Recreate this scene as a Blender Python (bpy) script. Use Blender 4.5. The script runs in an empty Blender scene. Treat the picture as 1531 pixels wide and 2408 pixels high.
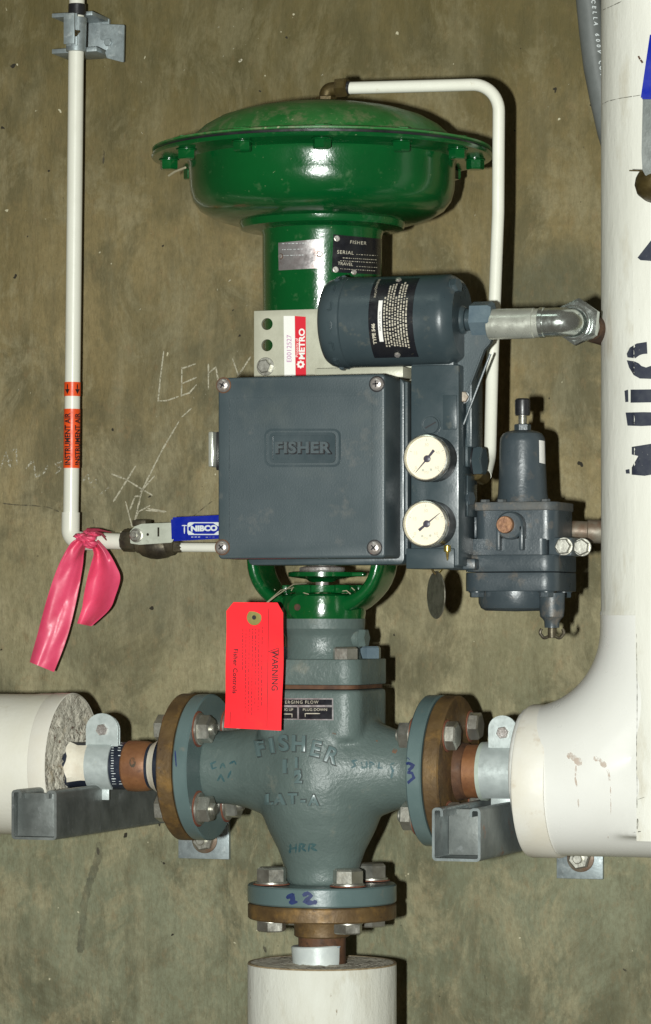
import bpy, bmesh, math, random
from mathutils import Vector, Matrix
from mathutils.bvhtree import BVHTree
random.seed(7)
R = math.radians
sc = bpy.context.scene
COL = sc.collection
# ------------------------------------------------------------------ camera
TH = R(19.0); CT, ST = math.cos(TH), math.sin(TH)
FPX = 8000.0; YH = 1450.0; CAM = Vector((3.454*ST, -(3.454*CT+.29), 1.3))
cd = bpy.data.cameras.new("camera"); cam = bpy.data.objects.new("camera", cd); COL.objects.link(cam)
cd.sensor_fit = 'VERTICAL'; cd.sensor_height = 24.0; cd.lens = 24.0*FPX/2408.0; cd.shift_y = (YH-1204.0)/2408.0
cd.clip_start = 0.05; cd.clip_end = 60
cam.location = CAM; cam.rotation_euler = (R(90), 0, TH)
sc.camera = cam
sc.render.resolution_x = 651; sc.render.resolution_y = 1024
# ------------------------------------------------------------------ light
w = bpy.data.worlds.new("World"); sc.world = w; w.use_nodes = True
bg = w.node_tree.nodes["Background"]; bg.inputs[0].default_value = (1.0, 0.72, 0.42, 1); bg.inputs[1].default_value = 0.045
right = Vector((CT, ST, 0)); fwd = Vector((-ST, CT, 0))
ld = bpy.data.lights.new("camera_flash", 'AREA'); ld.shape = 'RECTANGLE'; ld.size = 0.022; ld.size_y = 0.05
ld.energy = 151; ld.color = (0.965, 1.0, 0.955)
lo = bpy.data.objects.new("camera_flash", ld); COL.objects.link(lo)
lo.location = CAM - right*0.142 + Vector((0, 0, -0.03)) + fwd*0.02
lo.rotation_euler = (R(90), 0, TH)
ld = bpy.data.lights.new("overhead_fill", 'AREA'); ld.shape = 'RECTANGLE'; ld.size = 1.2; ld.size_y = 0.3  # overhead fill added for soft reflections, no such lamp in view
ld.energy = 3; ld.color = (0.85, 1.0, 0.90)
lo = bpy.data.objects.new("overhead_fill", ld); COL.objects.link(lo)
lo.location = (-0.3, -1.7, 3.3)
lo.rotation_euler = (Vector((0, 0, 1.3)) - lo.location).to_track_quat('-Z', 'Y').to_euler()
sc.view_settings.view_transform = 'Standard'; sc.view_settings.look = 'None'
sc.view_settings.exposure = 0; sc.view_settings.gamma = 1
# ------------------------------------------------------------------ helpers: pixels of the photo (1531 wide) to points at a real distance from the wall
def ray(px, py): return (fwd + right*((px-765.5)/FPX) + Vector((0, 0, 1))*((YH-py)/FPX))
def P(px, py, D):
    r = ray(px, py); t = (-CAM.y-D)/r.y
    return CAM + r*t
def S(D, px=765): return (-CAM.y-D)/ray(px, 1204).y/FPX
def V(x, D, z): return Vector((x, -D, z))
def BM(): return bmesh.new()
def merge(a, b):
    me = bpy.data.meshes.new("t"); b.to_mesh(me); b.free(); a.from_mesh(me); bpy.data.meshes.remove(me)
def sharp(bm, ang=32):
    bm.normal_update(); a = R(ang)
    for f in bm.faces: f.smooth = True
    for e in bm.edges:
        if len(e.link_faces) == 2: e.smooth = e.calc_face_angle(0) < a
def frame(o, axis, up=None):
    z = Vector(axis).normalized(); up = Vector(up) if up else (Vector((0, 0, 1)) if abs(z.z) < .9 else Vector((0, -1, 0)))
    x = up.cross(z).normalized(); y = z.cross(x)
    return Matrix.Translation(Vector(o)) @ Matrix((x, y, z)).transposed().to_4x4()
def box(bm, x0, x1, d0, d1, z0, z1, bev=0.0, seg=2, M=None, vert=None):
    b = BM(); bmesh.ops.create_cube(b, size=1)
    for v in b.verts:
        v.co = Vector(((x0+x1)/2+v.co.x*(x1-x0), -(d0+d1)/2+v.co.y*abs(d1-d0), (z0+z1)/2+v.co.z*(z1-z0)))
    if vert:
        es = [e for e in b.edges if abs((e.verts[0].co-e.verts[1].co).normalized().z) > .9] if vert[0] == 'z' else \
             [e for e in b.edges if abs((e.verts[0].co-e.verts[1].co).normalized().y) > .9]
        bmesh.ops.bevel(b, geom=es, offset=vert[1], segments=8, profile=.5, affect='EDGES')
    if bev: bmesh.ops.bevel(b, geom=[e for e in b.edges if len(e.link_faces) == 2 and e.calc_face_angle(0) > R(40)], offset=bev, segments=seg, profile=.5, affect='EDGES')
    if M: b.transform(M)
    merge(bm, b)
def lathe(bm, prof, M, seg=56, a0=0, a1=360, cap=True):
    full = abs(a1-a0-360) < 1e-6; n = seg if full else seg+1; rows = []
    b = BM()
    for r, h in prof:
        if r < 1e-7: rows.append([b.verts.new((0, 0, h))]); continue
        rows.append([b.verts.new((r*math.cos(R(a0+(a1-a0)*i/seg)), r*math.sin(R(a0+(a1-a0)*i/seg)), h)) for i in range(n)])
    for A, B in zip(rows, rows[1:]):
        for i in range(seg):
            j = (i+1) % n if full else i+1
            try:
                if len(A) == 1 and len(B) == 1: continue
                if len(A) == 1: b.faces.new((A[0], B[i], B[j]))
                elif len(B) == 1: b.faces.new((A[i], A[j], B[0]))
                else: b.faces.new((A[i], A[j], B[j], B[i]))
            except ValueError: pass
    if cap and full:
        for q in (rows[0], rows[-1]):
            if len(q) > 2:
                try: b.faces.new(q)
                except ValueError: pass
    bmesh.ops.recalc_face_normals(b, faces=b.faces)
    b.transform(M); merge(bm, b)
def cyl(bm, a, b_, r, seg=24, bev=0.0, r2=None):
    a = Vector(a); b_ = Vector(b_); L = (b_-a).length; r2 = r if r2 is None else r2
    pr = [(r-bev, 0), (r, bev), (r2, L-bev), (r2-bev, L)] if bev else [(r, 0), (r2, L)]
    lathe(bm, pr, frame(a, b_-a), seg)
def fillet(pts, rad, n=8):
    pts = [Vector(p) for p in pts]; out = [pts[0]]
    for a, b, c in zip(pts, pts[1:], pts[2:]):
        u = (a-b).normalized(); v = (c-b).normalized(); ang = u.angle(v)
        if ang > 3.1: out.append(b); continue
        d = min(rad/math.tan(ang/2), (a-b).length*.49, (c-b).length*.49); rr = d*math.tan(ang/2)
        cen = b+(u+v).normalized()*rr/math.sin(ang/2); s = b+u*d-cen; e = b+v*d-cen; tot = s.angle(e); ax = s.cross(e).normalized()
        for k in range(n+1): out.append(cen+Matrix.Rotation(tot*k/n, 3, ax) @ s)
    out.append(pts[-1]); return out
def tube(bm, pts, r, seg=14, cap=True):
    pts = [Vector(p) for p in pts]; rs = r if isinstance(r, (list, tuple)) else [r]*len(pts)
    t = (pts[1]-pts[0]).normalized(); n = t.orthogonal().normalized(); rows = []; b = BM()
    for i, p in enumerate(pts):
        t2 = ((pts[min(i+1, len(pts)-1)]-pts[max(i-1, 0)])).normalized()
        n = t.rotation_difference(t2) @ n; t = t2; m = t.cross(n)
        rows.append([b.verts.new(p+(n*math.cos(2*math.pi*k/seg)+m*math.sin(2*math.pi*k/seg))*rs[i]) for k in range(seg)])
    for A, B in zip(rows, rows[1:]):
        for k in range(seg): b.faces.new((A[k], A[(k+1) % seg], B[(k+1) % seg], B[k]))
    if cap: b.faces.new(rows[0]); b.faces.new(rows[-1])
    bmesh.ops.recalc_face_normals(b, faces=b.faces); merge(bm, b)
def prism(bm, pts, M, h, bev=0.0):
    b = BM(); vs = [b.verts.new((p[0], p[1], 0)) for p in pts]; f = b.faces.new(vs)
    g = bmesh.ops.extrude_face_region(b, geom=[f]); bmesh.ops.translate(b, verts=[v for v in g['geom'] if isinstance(v, bmesh.types.BMVert)], vec=(0, 0, h))
    bmesh.ops.recalc_face_normals(b, faces=b.faces)
    if bev: bmesh.ops.bevel(b, geom=[e for e in b.edges if e.calc_face_angle(0) > R(40)], offset=bev, segments=2, affect='EDGES')
    b.transform(M); merge(bm, b)
# ------------------------------------------------------------------ helpers: objects
def link(name, me, mats, parent=None):
    o = bpy.data.objects.new(name, me); COL.objects.link(o)
    if mats is not None:
        for m in (mats if isinstance(mats, (list, tuple)) else [mats]): me.materials.append(m)
    if parent:
        o.parent = parent
        if parent.type == 'EMPTY': o.location = -parent.location
    return o
def part(name, bm, mats, parent, label=None, kind=None, ang=32):
    if not isinstance(bm, bpy.types.Mesh):
        sharp(bm, ang); me = bpy.data.meshes.new(name); bm.to_mesh(me); bm.free()
    else: me = bm
    o = link(name, me, mats, parent)
    if label: o['label'] = label
    if kind: o['kind'] = kind
    return o
def thing(name, label, cat, base, group=None):
    o = bpy.data.objects.new(name, None); COL.objects.link(o); o.location = base; o.empty_display_size = .02
    o['label'] = label; o['category'] = cat
    if group: o['group'] = group
    return o
def solo(name, bm, mats, label=None, cat=None, kind=None, group=None):
    sharp(bm); xs = [v.co for v in bm.verts]
    c = Vector(((min(v.x for v in xs)+max(v.x for v in xs))/2, (min(v.y for v in xs)+max(v.y for v in xs))/2, min(v.z for v in xs)))
    for v in bm.verts: v.co -= c
    me = bpy.data.meshes.new(name); bm.to_mesh(me); bm.free(); o = link(name, me, mats); o.location = c
    if label: o['label'] = label
    if cat: o['category'] = cat
    if kind: o['kind'] = kind
    if group: o['group'] = group
    return o
def evaluate(bm, mods):
    me = bpy.data.meshes.new("t"); bm.to_mesh(me); bm.free(); o = bpy.data.objects.new("t", me); COL.objects.link(o)
    for typ, kw in mods:
        m = o.modifiers.new("m", typ)
        for k, v in kw.items(): setattr(m, k, v)
    dg = bpy.context.evaluated_depsgraph_get(); dg.update(); e = o.evaluated_get(dg)
    out = BM(); out.from_mesh(e.to_mesh()); bpy.data.objects.remove(o); return out
def cut(bm, cutter):
    me = bpy.data.meshes.new("c"); cutter.to_mesh(me); cutter.free(); o = bpy.data.objects.new("c", me); COL.objects.link(o)
    r = evaluate(bm, [('BOOLEAN', dict(operation='DIFFERENCE', object=o, solver='EXACT'))]); bpy.data.objects.remove(o); return r
def bvh(*objs):
    vs = []; fs = []
    for o in objs:
        n = len(vs); off = o.location.copy()
        q = o.parent
        while q: off = off+q.location; q = q.parent
        vs += [v.co+off for v in o.data.vertices]; fs += [[i+n for i in p.vertices] for p in o.data.polygons]
    return BVHTree.FromPolygons(vs, fs)
def hit(tree, px, py, off):
    h = tree.ray_cast(CAM, ray(px, py).normalized())
    if h[0] is None:
        nn = tree.find_nearest(P(px, py, .3))
        if nn[0] is None: raise RuntimeError('empty surface')
        return nn[0]+nn[1]*off
    n = h[1]
    if n.dot(ray(px, py)) > 0: n = -n
    return h[0]+n*off
# a thin sheet lying on a surface, outline given as a quad (tl,tr,br,bl)
def sheet(tree, quad, off=.0006, nu=10, nv=10, thick=.0005, rng=None):
    b = BM(); (a, c, d, e) = [Vector(q) for q in quad]; rows = []
    for j in range(nv+1):
        v = j/nv; rows.append([])
        for i in range(nu+1):
            u = i/nu; p = (a*(1-u)+c*u)*(1-v)+(e*(1-u)+d*u)*v
            if rng and (i in (0, nu) or j in (0, nv)): p = p+Vector((random.uniform(-rng, rng), random.uniform(-rng, rng)))
            rows[-1].append(b.verts.new(hit(tree, p.x, p.y, off)))
    for A, B in zip(rows, rows[1:]):
        for i in range(nu): b.faces.new((A[i], B[i], B[i+1], A[i+1]))
    fr = list(b.faces)
    g = bmesh.ops.extrude_face_region(b, geom=fr)
    for v in b.verts: pass
    nv_ = [x for x in g['geom'] if isinstance(x, bmesh.types.BMVert)]
    for x in nv_: x.co += (CAM-x.co).normalized()*thick
    bmesh.ops.recalc_face_normals(b, faces=b.faces)
    return b
def text2d(s, size=1, bold=0.0, extrude=0.0, spacing=1.0, lines=1.0, align='CENTER'):
    c = bpy.data.curves.new("t", 'FONT'); c.body = s; c.size = size; c.align_x = align; c.align_y = 'CENTER'; c.offset = bold
    c.extrude = extrude; c.space_character = spacing; c.space_line = lines; c.resolution_u = 4
    o = bpy.data.objects.new("t", c); COL.objects.link(o)
    dg = bpy.context.evaluated_depsgraph_get(); dg.update(); b = BM(); b.from_mesh(o.evaluated_get(dg).to_mesh())
    bpy.data.objects.remove(o); return b
# lettering lying on a surface: centre px, height in px, turn in degrees (clockwise in the picture)
def letter_on(bm, tree, s, cx, cy, h, rot=0, off=.0014, bold=0.0, sx=1.0, arc=0, spacing=1.0, lines=1.0, extrude=0.0, sub=False):
    b = text2d(s, 1, bold, extrude, spacing, lines)
    if sub: bmesh.ops.subdivide_edges(b, edges=b.edges, cuts=1)
    ca, sa = math.cos(R(rot)), math.sin(R(rot)); k = h/.72
    for v in b.verts:
        x, y, z = v.co.x*k*sx, v.co.y*k, v.co.z
        if arc:
            a = x/arc; x, y = (arc+y)*math.sin(a), (arc+y)*math.cos(a)-arc
        X = cx+x*ca+y*sa; Y = cy+x*sa-y*ca
        v.co = hit(tree, X, Y, off+z)
    merge(bm, b)
def poly_on(bm, tree, pts, off):
    vs = [bm.verts.new(hit(tree, x, y, off)) for x, y in pts]; bm.faces.new(vs)
def stroke_on(bm, tree, pts, wd, off, jit=0):
    q = []
    for a, c in zip(pts, pts[1:]):
        a = Vector(a); c = Vector(c); n = max(1, int((c-a).length/5))
        q += [a+(c-a)*k/n for k in range(n)]
    q.append(Vector(pts[-1])); L = []; Rr = []
    for i, p in enumerate(q):
        t = (q[min(i+1, len(q)-1)]-q[max(i-1, 0)]).normalized(); n = Vector((-t.y, t.x)); ww = wd/2*random.uniform(1-jit, 1+jit)
        if i in (0, len(q)-1): ww *= .5
        L.append(bm.verts.new(hit(tree, *(p+n*ww), off))); Rr.append(bm.verts.new(hit(tree, *(p-n*ww), off)))
    for i in range(len(q)-1): bm.faces.new((L[i], Rr[i], Rr[i+1], L[i+1]))
# ------------------------------------------------------------------ materials
def mat(name, base, var=None, vs=12, rough=.5, metal=0, bump=0.0, bs=250, stains=(), coat=0, stretch=(1, 1, 1), rv=.12, bump2=0.0, bs2=40, spec=.5, vlo=.35, vhi=.65, emit=None):
    m = bpy.data.materials.new(name); m.use_nodes = True; nt = m.node_tree; N = nt.nodes; L = nt.links; bs_ = N["Principled BSDF"]
    tc = N.new("ShaderNodeTexCoord"); mp = N.new("ShaderNodeMapping"); L.new(tc.outputs['Object'], mp.inputs[0]); mp.inputs['Scale'].default_value = stretch
    def noise(scale, det=5, ro=.6):
        n = N.new("ShaderNodeTexNoise"); n.inputs['Scale'].default_value = scale; n.inputs['Detail'].default_value = det; n.inputs['Roughness'].default_value = ro
        L.new(mp.outputs[0], n.inputs['Vector']); return n
    def ramp(src, lo, hi):
        r = N.new("ShaderNodeMapRange"); r.inputs[1].default_value = lo; r.inputs[2].default_value = hi; L.new(src, r.inputs[0]); return r.outputs[0]
    def mix(fac, a, b):
        x = N.new("ShaderNodeMix"); x.data_type = 'RGBA'; L.new(fac, x.inputs[0])
        for k, v in ((6, a), (7, b)):
            if isinstance(v, tuple): x.inputs[k].default_value = (*v, 1)
            else: L.new(v, x.inputs[k])
        return x.outputs[2]
    colr = None
    if var: colr = mix(ramp(noise(vs).outputs[0], vlo, vhi), base, var)
    for st in stains:   # (colour, scale, lo, hi)
        f = ramp(noise(st[1], 6, st[4] if len(st) > 4 else .65).outputs[0], st[2], st[3]); colr = mix(f, colr if colr is not None else base, st[0])
    if colr is None: bs_.inputs['Base Color'].default_value = (*base, 1)
    else: L.new(colr, bs_.inputs['Base Color'])
    bs_.inputs['Metallic'].default_value = metal; bs_.inputs['Specular IOR Level'].default_value = spec
    if rv:
        r = N.new("ShaderNodeMapRange"); L.new(noise(vs*3).outputs[0], r.inputs[0]); r.inputs[1].default_value = .3; r.inputs[2].default_value = .7
        r.inputs[3].default_value = max(.03, rough-rv); r.inputs[4].default_value = min(1, rough+rv); L.new(r.outputs[0], bs_.inputs['Roughness'])
    else: bs_.inputs['Roughness'].default_value = rough
    bs_.inputs['Coat Weight'].default_value = coat; bs_.inputs['Coat Roughness'].default_value = .08
    last = None
    for st, sca in ((bump, bs), (bump2, bs2)):
        if st:
            b = N.new("ShaderNodeBump"); b.inputs['Strength'].default_value = 1; b.inputs['Distance'].default_value = st*.00035; L.new(noise(sca, 3).outputs[0], b.inputs['Height'])
            if last: L.new(last, b.inputs['Normal'])
            last = b.outputs[0]
    if last: L.new(last, bs_.inputs['Normal'])
    m['_'] = 0; return m
DUST = (.30, .25, .17)
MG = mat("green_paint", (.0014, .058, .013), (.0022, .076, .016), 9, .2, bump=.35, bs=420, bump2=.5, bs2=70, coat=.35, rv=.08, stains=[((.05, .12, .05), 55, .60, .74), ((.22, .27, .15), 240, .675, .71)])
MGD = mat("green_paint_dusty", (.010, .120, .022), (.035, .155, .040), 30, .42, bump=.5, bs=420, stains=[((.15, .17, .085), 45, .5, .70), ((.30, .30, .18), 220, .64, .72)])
MSL = mat("blue_grey_paint", (.044, .061, .068), (.058, .077, .084), 7, .42, bump=.5, bs=600, rv=.08, stains=[((.075, .090, .088), 9, .54, .72), ((.13, .13, .12), 26, .60, .82), ((.26, .24, .2), 330, .74, .80)])
MSD = mat("blue_grey_paint_deep", (.034, .050, .057), (.045, .063, .070), 12, .34, bump=.25, bs=500, stains=[((.12, .12, .10), 40, .62, .78), ((.26, .24, .2), 260, .72, .79)])
MSR = mat("regulator_paint", (.038, .051, .059), (.050, .064, .073), 14, .36, bump=.5, bs=420, bump2=.4, bs2=60, stains=[((.13, .11, .09), 45, .58, .74), ((.22, .19, .15), 220, .69, .77)])
MDUSTY = mat("dusty_regulator_paint", (.055, .065, .070), (.085, .082, .074), 60, .6, bump=.7, bs=300, stains=[((.17, .14, .11), 90, .56, .72)])
MV = mat("valve_grey_paint", (.084, .114, .106), (.106, .140, .130), 14, .42, bump=1.5, bs=300, bump2=2.8, bs2=50, spec=.42, rv=.1, stains=[((.17, .18, .15), 34, .62, .80), ((.035, .05, .05), 22, .70, .86), ((.25, .17, .11), 75, .71, .80)])
MFR = mat("flange_rim_paint", (.088, .132, .132), (.112, .160, .158), 14, .34, bump=.35, bs=300, stains=[((.19, .18, .15), 50, .64, .78), ((.20, .09, .04), 120, .71, .78)])
MR = mat("rusty_brass_flange", (.150, .092, .036), (.085, .050, .022), 34, .55, .25, bump=1.2, bs=240, stains=[((.22, .125, .038), 48, .52, .70), ((.12, .11, .12), 40, .66, .76), ((.035, .018, .01), 90, .62, .74)])
MRD = mat("dark_rust", (.060, .027, .014), (.12, .055, .025), 50, .75, .1, bump=1.2, bs=220, stains=[((.02, .014, .01), 60, .55, .7)])
MRED = mat("rust_red_washer", (.13, .035, .02), (.22, .08, .04), 80, .8, bump=1, bs=300)
MCU = mat("copper_rust_pipe", (.27, .120, .048), (.17, .070, .03), 40, .55, .2, bump=.8, bs=240, stains=[((.08, .035, .02), 55, .58, .74)])
MZ = mat("zinc_bolt", (.54, .53, .47), (.40, .39, .34), 55, .40, .88, bump=.9, bs=120, rv=.08, stains=[((.30, .26, .18), 90, .62, .74)])
MCH = mat("chrome_screw", (.74, .70, .68), (.50, .44, .40), 160, .30, .75)
MGV = mat("galvanised_steel", (.36, .41, .42), (.27, .31, .32), 60, .5, .55, bump=.35, bs=420, stains=[((.50, .54, .54), 100, .58, .72), ((.12, .13, .12), 35, .63, .8)])
MGS = mat("galvanised_strut", (.21, .225, .215), (.125, .138, .132), 26, .45, .5, bump=.35, bs=420, stains=[((.33, .35, .35), 60, .6, .76), ((.05, .055, .055), 14, .62, .82)])
MGR2 = mat('rusting_strut', (.21, .24, .24), (.15, .17, .17), 26, .5, .4, bump=.5, bs=300, stains=[((.36, .37, .36), 60, .6, .76), ((.20, .075, .03), 30, .58, .68)])
MCL = mat("clamp_zinc", (.53, .58, .57), (.44, .49, .48), 60, .42, .35, bump=.3, bs=420, stains=[((.30, .31, .28), 70, .62, .78)])
MNP = mat("conduit_nickel", (.56, .57, .50), (.45, .46, .40), 40, .33, .55, bump=.4, bs=350, stains=[((.25, .19, .11), 40, .66, .8)])
MEL = mat("bright_zinc_elbow", (.62, .66, .62), (.5, .55, .52), 40, .22, .9, bump=.15, bs=350)
MW = mat("white_pvc", (.74, .73, .64), (.69, .68, .59), 12, .35, bump=.12, bs=300, stains=[((.5, .45, .33), 60, .68, .82)])
MPV = mat("white_pvc_cover", (.70, .692, .655), (.66, .652, .61), 8, .30, bump=.12, bs=200, bump2=.5, bs2=14, rv=.06, stains=[((.52, .44, .36), 60, .72, .82)])
MPE = mat("cream_cover_edge", (.66, .62, .53), (.69, .665, .60), 24, .5, bump=.4, bs=300, stains=[((.44, .34, .23), 30, .6, .8)])
MCL2 = mat("weathered_canvas", (.60, .60, .54), (.53, .52, .45), 22, .8, bump=.8, bs=900, bump2=3.2, bs2=80, stretch=(1, 1, .4), stains=[((.44, .41, .32), 30, .55, .74), ((.24, .19, .13), 150, .66, .72)])
MCV = mat("canvas_jacket", (.70, .69, .625), (.64, .63, .56), 14, .75, bump=.5, bs=900, bump2=2.2, bs2=90, stretch=(1, 1, .35), stains=[((.52, .48, .38), 30, .56, .76), ((.28, .22, .15), 170, .70, .75)])
MCJ = mat("cream_jacket", (.66, .63, .52), (.70, .68, .60), 10, .5, bump=.5, bs=300, bump2=.9, bs2=50, stains=[((.44, .37, .25), 26, .62, .8), ((.2, .15, .1), 200, .75, .79)])
MIN = mat("insulation_core", (.55, .52, .43), (.64, .60, .50), 90, .95, bump=5, bs=260, bump2=3, bs2=80, stains=[((.16, .10, .07), 170, .57, .66), ((.42, .32, .18), 30, .56, .74)])
MMA = mat("white_mastic", (.66, .62, .52), (.56, .50, .40), 60, .6, bump=1.5, bs=150)
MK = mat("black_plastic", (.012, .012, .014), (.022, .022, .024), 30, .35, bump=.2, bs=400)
MBK = mat("black_wrap", (.012, .016, .028), (.02, .025, .04), 50, .4, bump=.5, bs=200)
MWP = mat("white_print", (.62, .66, .66), rough=.6, rv=0)
MPT = mat("plate_print", (.56, .52, .42), (.40, .36, .28), 200, rough=.45, rv=0)
MKP = mat("black_print", (.012, .010, .012), rough=.55, rv=0)
MKS = mat("black_stencil_paint", (.018, .022, .040), (.035, .04, .055), 120, .7, rv=.05, stains=[((.35, .35, .32), 260, .66, .72)])
MPL = mat("black_nameplate", (.010, .011, .016), (.02, .02, .022), 40, .3, .2, bump=.2, bs=400, stains=[((.14, .12, .08), 90, .66, .76)])
MSP = mat("silver_nameplate", (.48, .46, .46), (.38, .33, .33), 50, .35, .7, bump=.3, bs=400, stains=[((.22, .12, .09), 45, .6, .78)])
MBP = mat("beige_plate", (.47, .465, .37), (.42, .41, .32), 26, .42, .15, bump=.3, bs=420, stains=[((.32, .27, .18), 60, .66, .78)])
MST = mat("sticker_white", (.78, .76, .72), rough=.4, rv=0)
MSTR = mat("sticker_red", (.60, .012, .028), rough=.4, rv=0)
MPR = mat("sticker_print", (.45, .22, .38), rough=.5, rv=0)
MDI = mat("gauge_dial", (.80, .72, .56), (.76, .69, .55), 20, .5, rv=0)
MDP = mat("gauge_print", (.42, .42, .36), rough=.5, rv=0)
MNE = mat("gauge_needle", (.045, .04, .06), rough=.4, rv=0)
MBE = mat("gauge_bezel", (.60, .60, .56), (.42, .42, .38), 60, .25, .9)
MBR = mat("aged_brass", (.10, .072, .024), (.055, .038, .016), 60, .45, .55, bump=.8, bs=300, stains=[((.20, .14, .045), 70, .6, .74)])
MBY = mat("yellow_brass", (.60, .46, .10), (.35, .25, .08), 100, .3, .8)
MBZ = mat("bronze_valve_body", (.120, .100, .062), (.04, .032, .022), 50, .5, .5, bump=.9, bs=300, stains=[((.22, .20, .14), 60, .62, .76)])
MHS = mat("stamped_handle_steel", (.56, .58, .49), (.46, .48, .40), 40, .4, .25, bump=.3, bs=300, stains=[((.18, .17, .12), 50, .62, .76)])
MBL = mat("blue_vinyl_grip", (.004, .014, .27), (.005, .018, .31), 20, .3, bump=.15, bs=300)
MTAG = mat("red_card", (1.0, .014, .024), (.96, .012, .021), 20, .75, rv=0, bump=.3, bs=300, stains=[((.80, .020, .022), 24, .56, .72)])
MTP = mat("tag_print", (.085, .004, .008), rough=.7, rv=0)
MEY = mat("eyelet_ring", (.20, .17, .04), (.26, .22, .06), 120, .6, bump=.4, bs=400)
MPK = mat("pink_vinyl", (.76, .085, .175), (.66, .058, .130), 30, .42, bump=.25, bs=160, bump2=.8, bs2=40)
MOR = mat("orange_label", (.80, .088, .012), (.72, .07, .01), 30, .4, bump=.1, bs=300)
MPC = mat("tarnished_tag", (.10, .09, .065), (.20, .19, .15), 150, .45, .6, bump=1.2, bs=260)
MMR = mat("blue_marker", (.004, .012, .075), (.006, .022, .11), 90, .6, rv=0)
MTE = mat("teal_marker", (.022, .085, .105), (.06, .12, .12), 120, .6, rv=0)
MCB = mat("grey_cable", (.15, .16, .155), (.12, .13, .125), 30, .45, bump=.2, bs=300)
MBO = mat("bluish_bolt_paint", (.13, .175, .20), (.10, .14, .17), 60, .3, .1, bump=.4, bs=300)
MWC = mat("white_casting_gap", (.50, .46, .40), (.4, .3, .2), 60, .8)
MCK = mat("brass_plug", (.36, .19, .10), (.20, .10, .06), 120, .45, .5, bump=1, bs=300)
MTW = mat("dry_straw", (.40, .36, .24), rough=.8, rv=0)
MNB = mat('stained_shaded_nipple', (.20, .18, .14), (.13, .075, .045), 50, .5, .3, bump=.5, bs=300)  # brown stain, base also darkened for shade from the regulator body
MGR = mat('dark_outline', (.040, .050, .048), (.06, .07, .065), 90, .7, rv=0)
# chalk: uneven, lets the concrete show
MCHK = mat("chalk", (.52, .48, .36), (.42, .39, .29), 90, .9, rv=0)
def chalky(m, lo, hi, sca=420, top=1.0):
    nt = m.node_tree; N = nt.nodes; L = nt.links; tr = N.new("ShaderNodeBsdfTransparent"); mx = N.new("ShaderNodeMixShader"); n = N.new("ShaderNodeTexNoise"); tc = N.new("ShaderNodeTexCoord")
    n.inputs['Scale'].default_value = sca; n.inputs['Detail'].default_value = 3; r = N.new("ShaderNodeMapRange"); r.inputs[1].default_value = lo; r.inputs[2].default_value = hi; r.inputs[4].default_value = top
    L.new(tc.outputs['Object'], n.inputs[0]); L.new(n.outputs[0], r.inputs[0]); L.new(r.outputs[0], mx.inputs[0]); L.new(tr.outputs[0], mx.inputs[1])
    L.new(N["Principled BSDF"].outputs[0], mx.inputs[2]); L.new(mx.outputs[0], N["Material Output"].inputs[0])
chalky(MCHK, .28, .52, 420, .85); chalky(MTE, .25, .5, 500, .85); chalky(MKS, .10, .30, 700)
MCHF = mat("faint_chalk", (.50, .48, .38), (.42, .40, .32), 90, .9, rv=0); chalky(MCHF, .46, .66)
MRS = mat('rust_spot', (.26, .13, .07), (.20, .10, .06), 90, .8, rv=0); chalky(MRS, .34, .6, 300, .8)
MSM = mat("dark_smudge", (.06, .055, .038), (.08, .07, .05), 40, .9, rv=0); chalky(MSM, .36, .6, 160, .7)
MDA = mat("damp_concrete", (.085, .082, .058), (.10, .095, .07), 40, .9, rv=0); chalky(MDA, .30, .7, 45, .42)
MDS = mat("rust_drip", (.50, .38, .30), (.56, .46, .39), 90, .7, rv=0); chalky(MDS, .36, .60, 260, .6)
# gauge glass
MGL = bpy.data.materials.new("gauge_glass"); MGL.use_nodes = True
_n = MGL.node_tree; _N = _n.nodes; _g = _N.new("ShaderNodeBsdfGlossy"); _g.inputs['Roughness'].default_value = .03; _t = _N.new("ShaderNodeBsdfTransparent"); _f = _N.new("ShaderNodeFresnel"); _x = _N.new("ShaderNodeMixShader")
_n.links.new(_f.outputs[0], _x.inputs[0]); _n.links.new(_t.outputs[0], _x.inputs[1]); _n.links.new(_g.outputs[0], _x.inputs[2]); _n.links.new(_x.outputs[0], _N["Material Output"].inputs[0])
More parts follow.
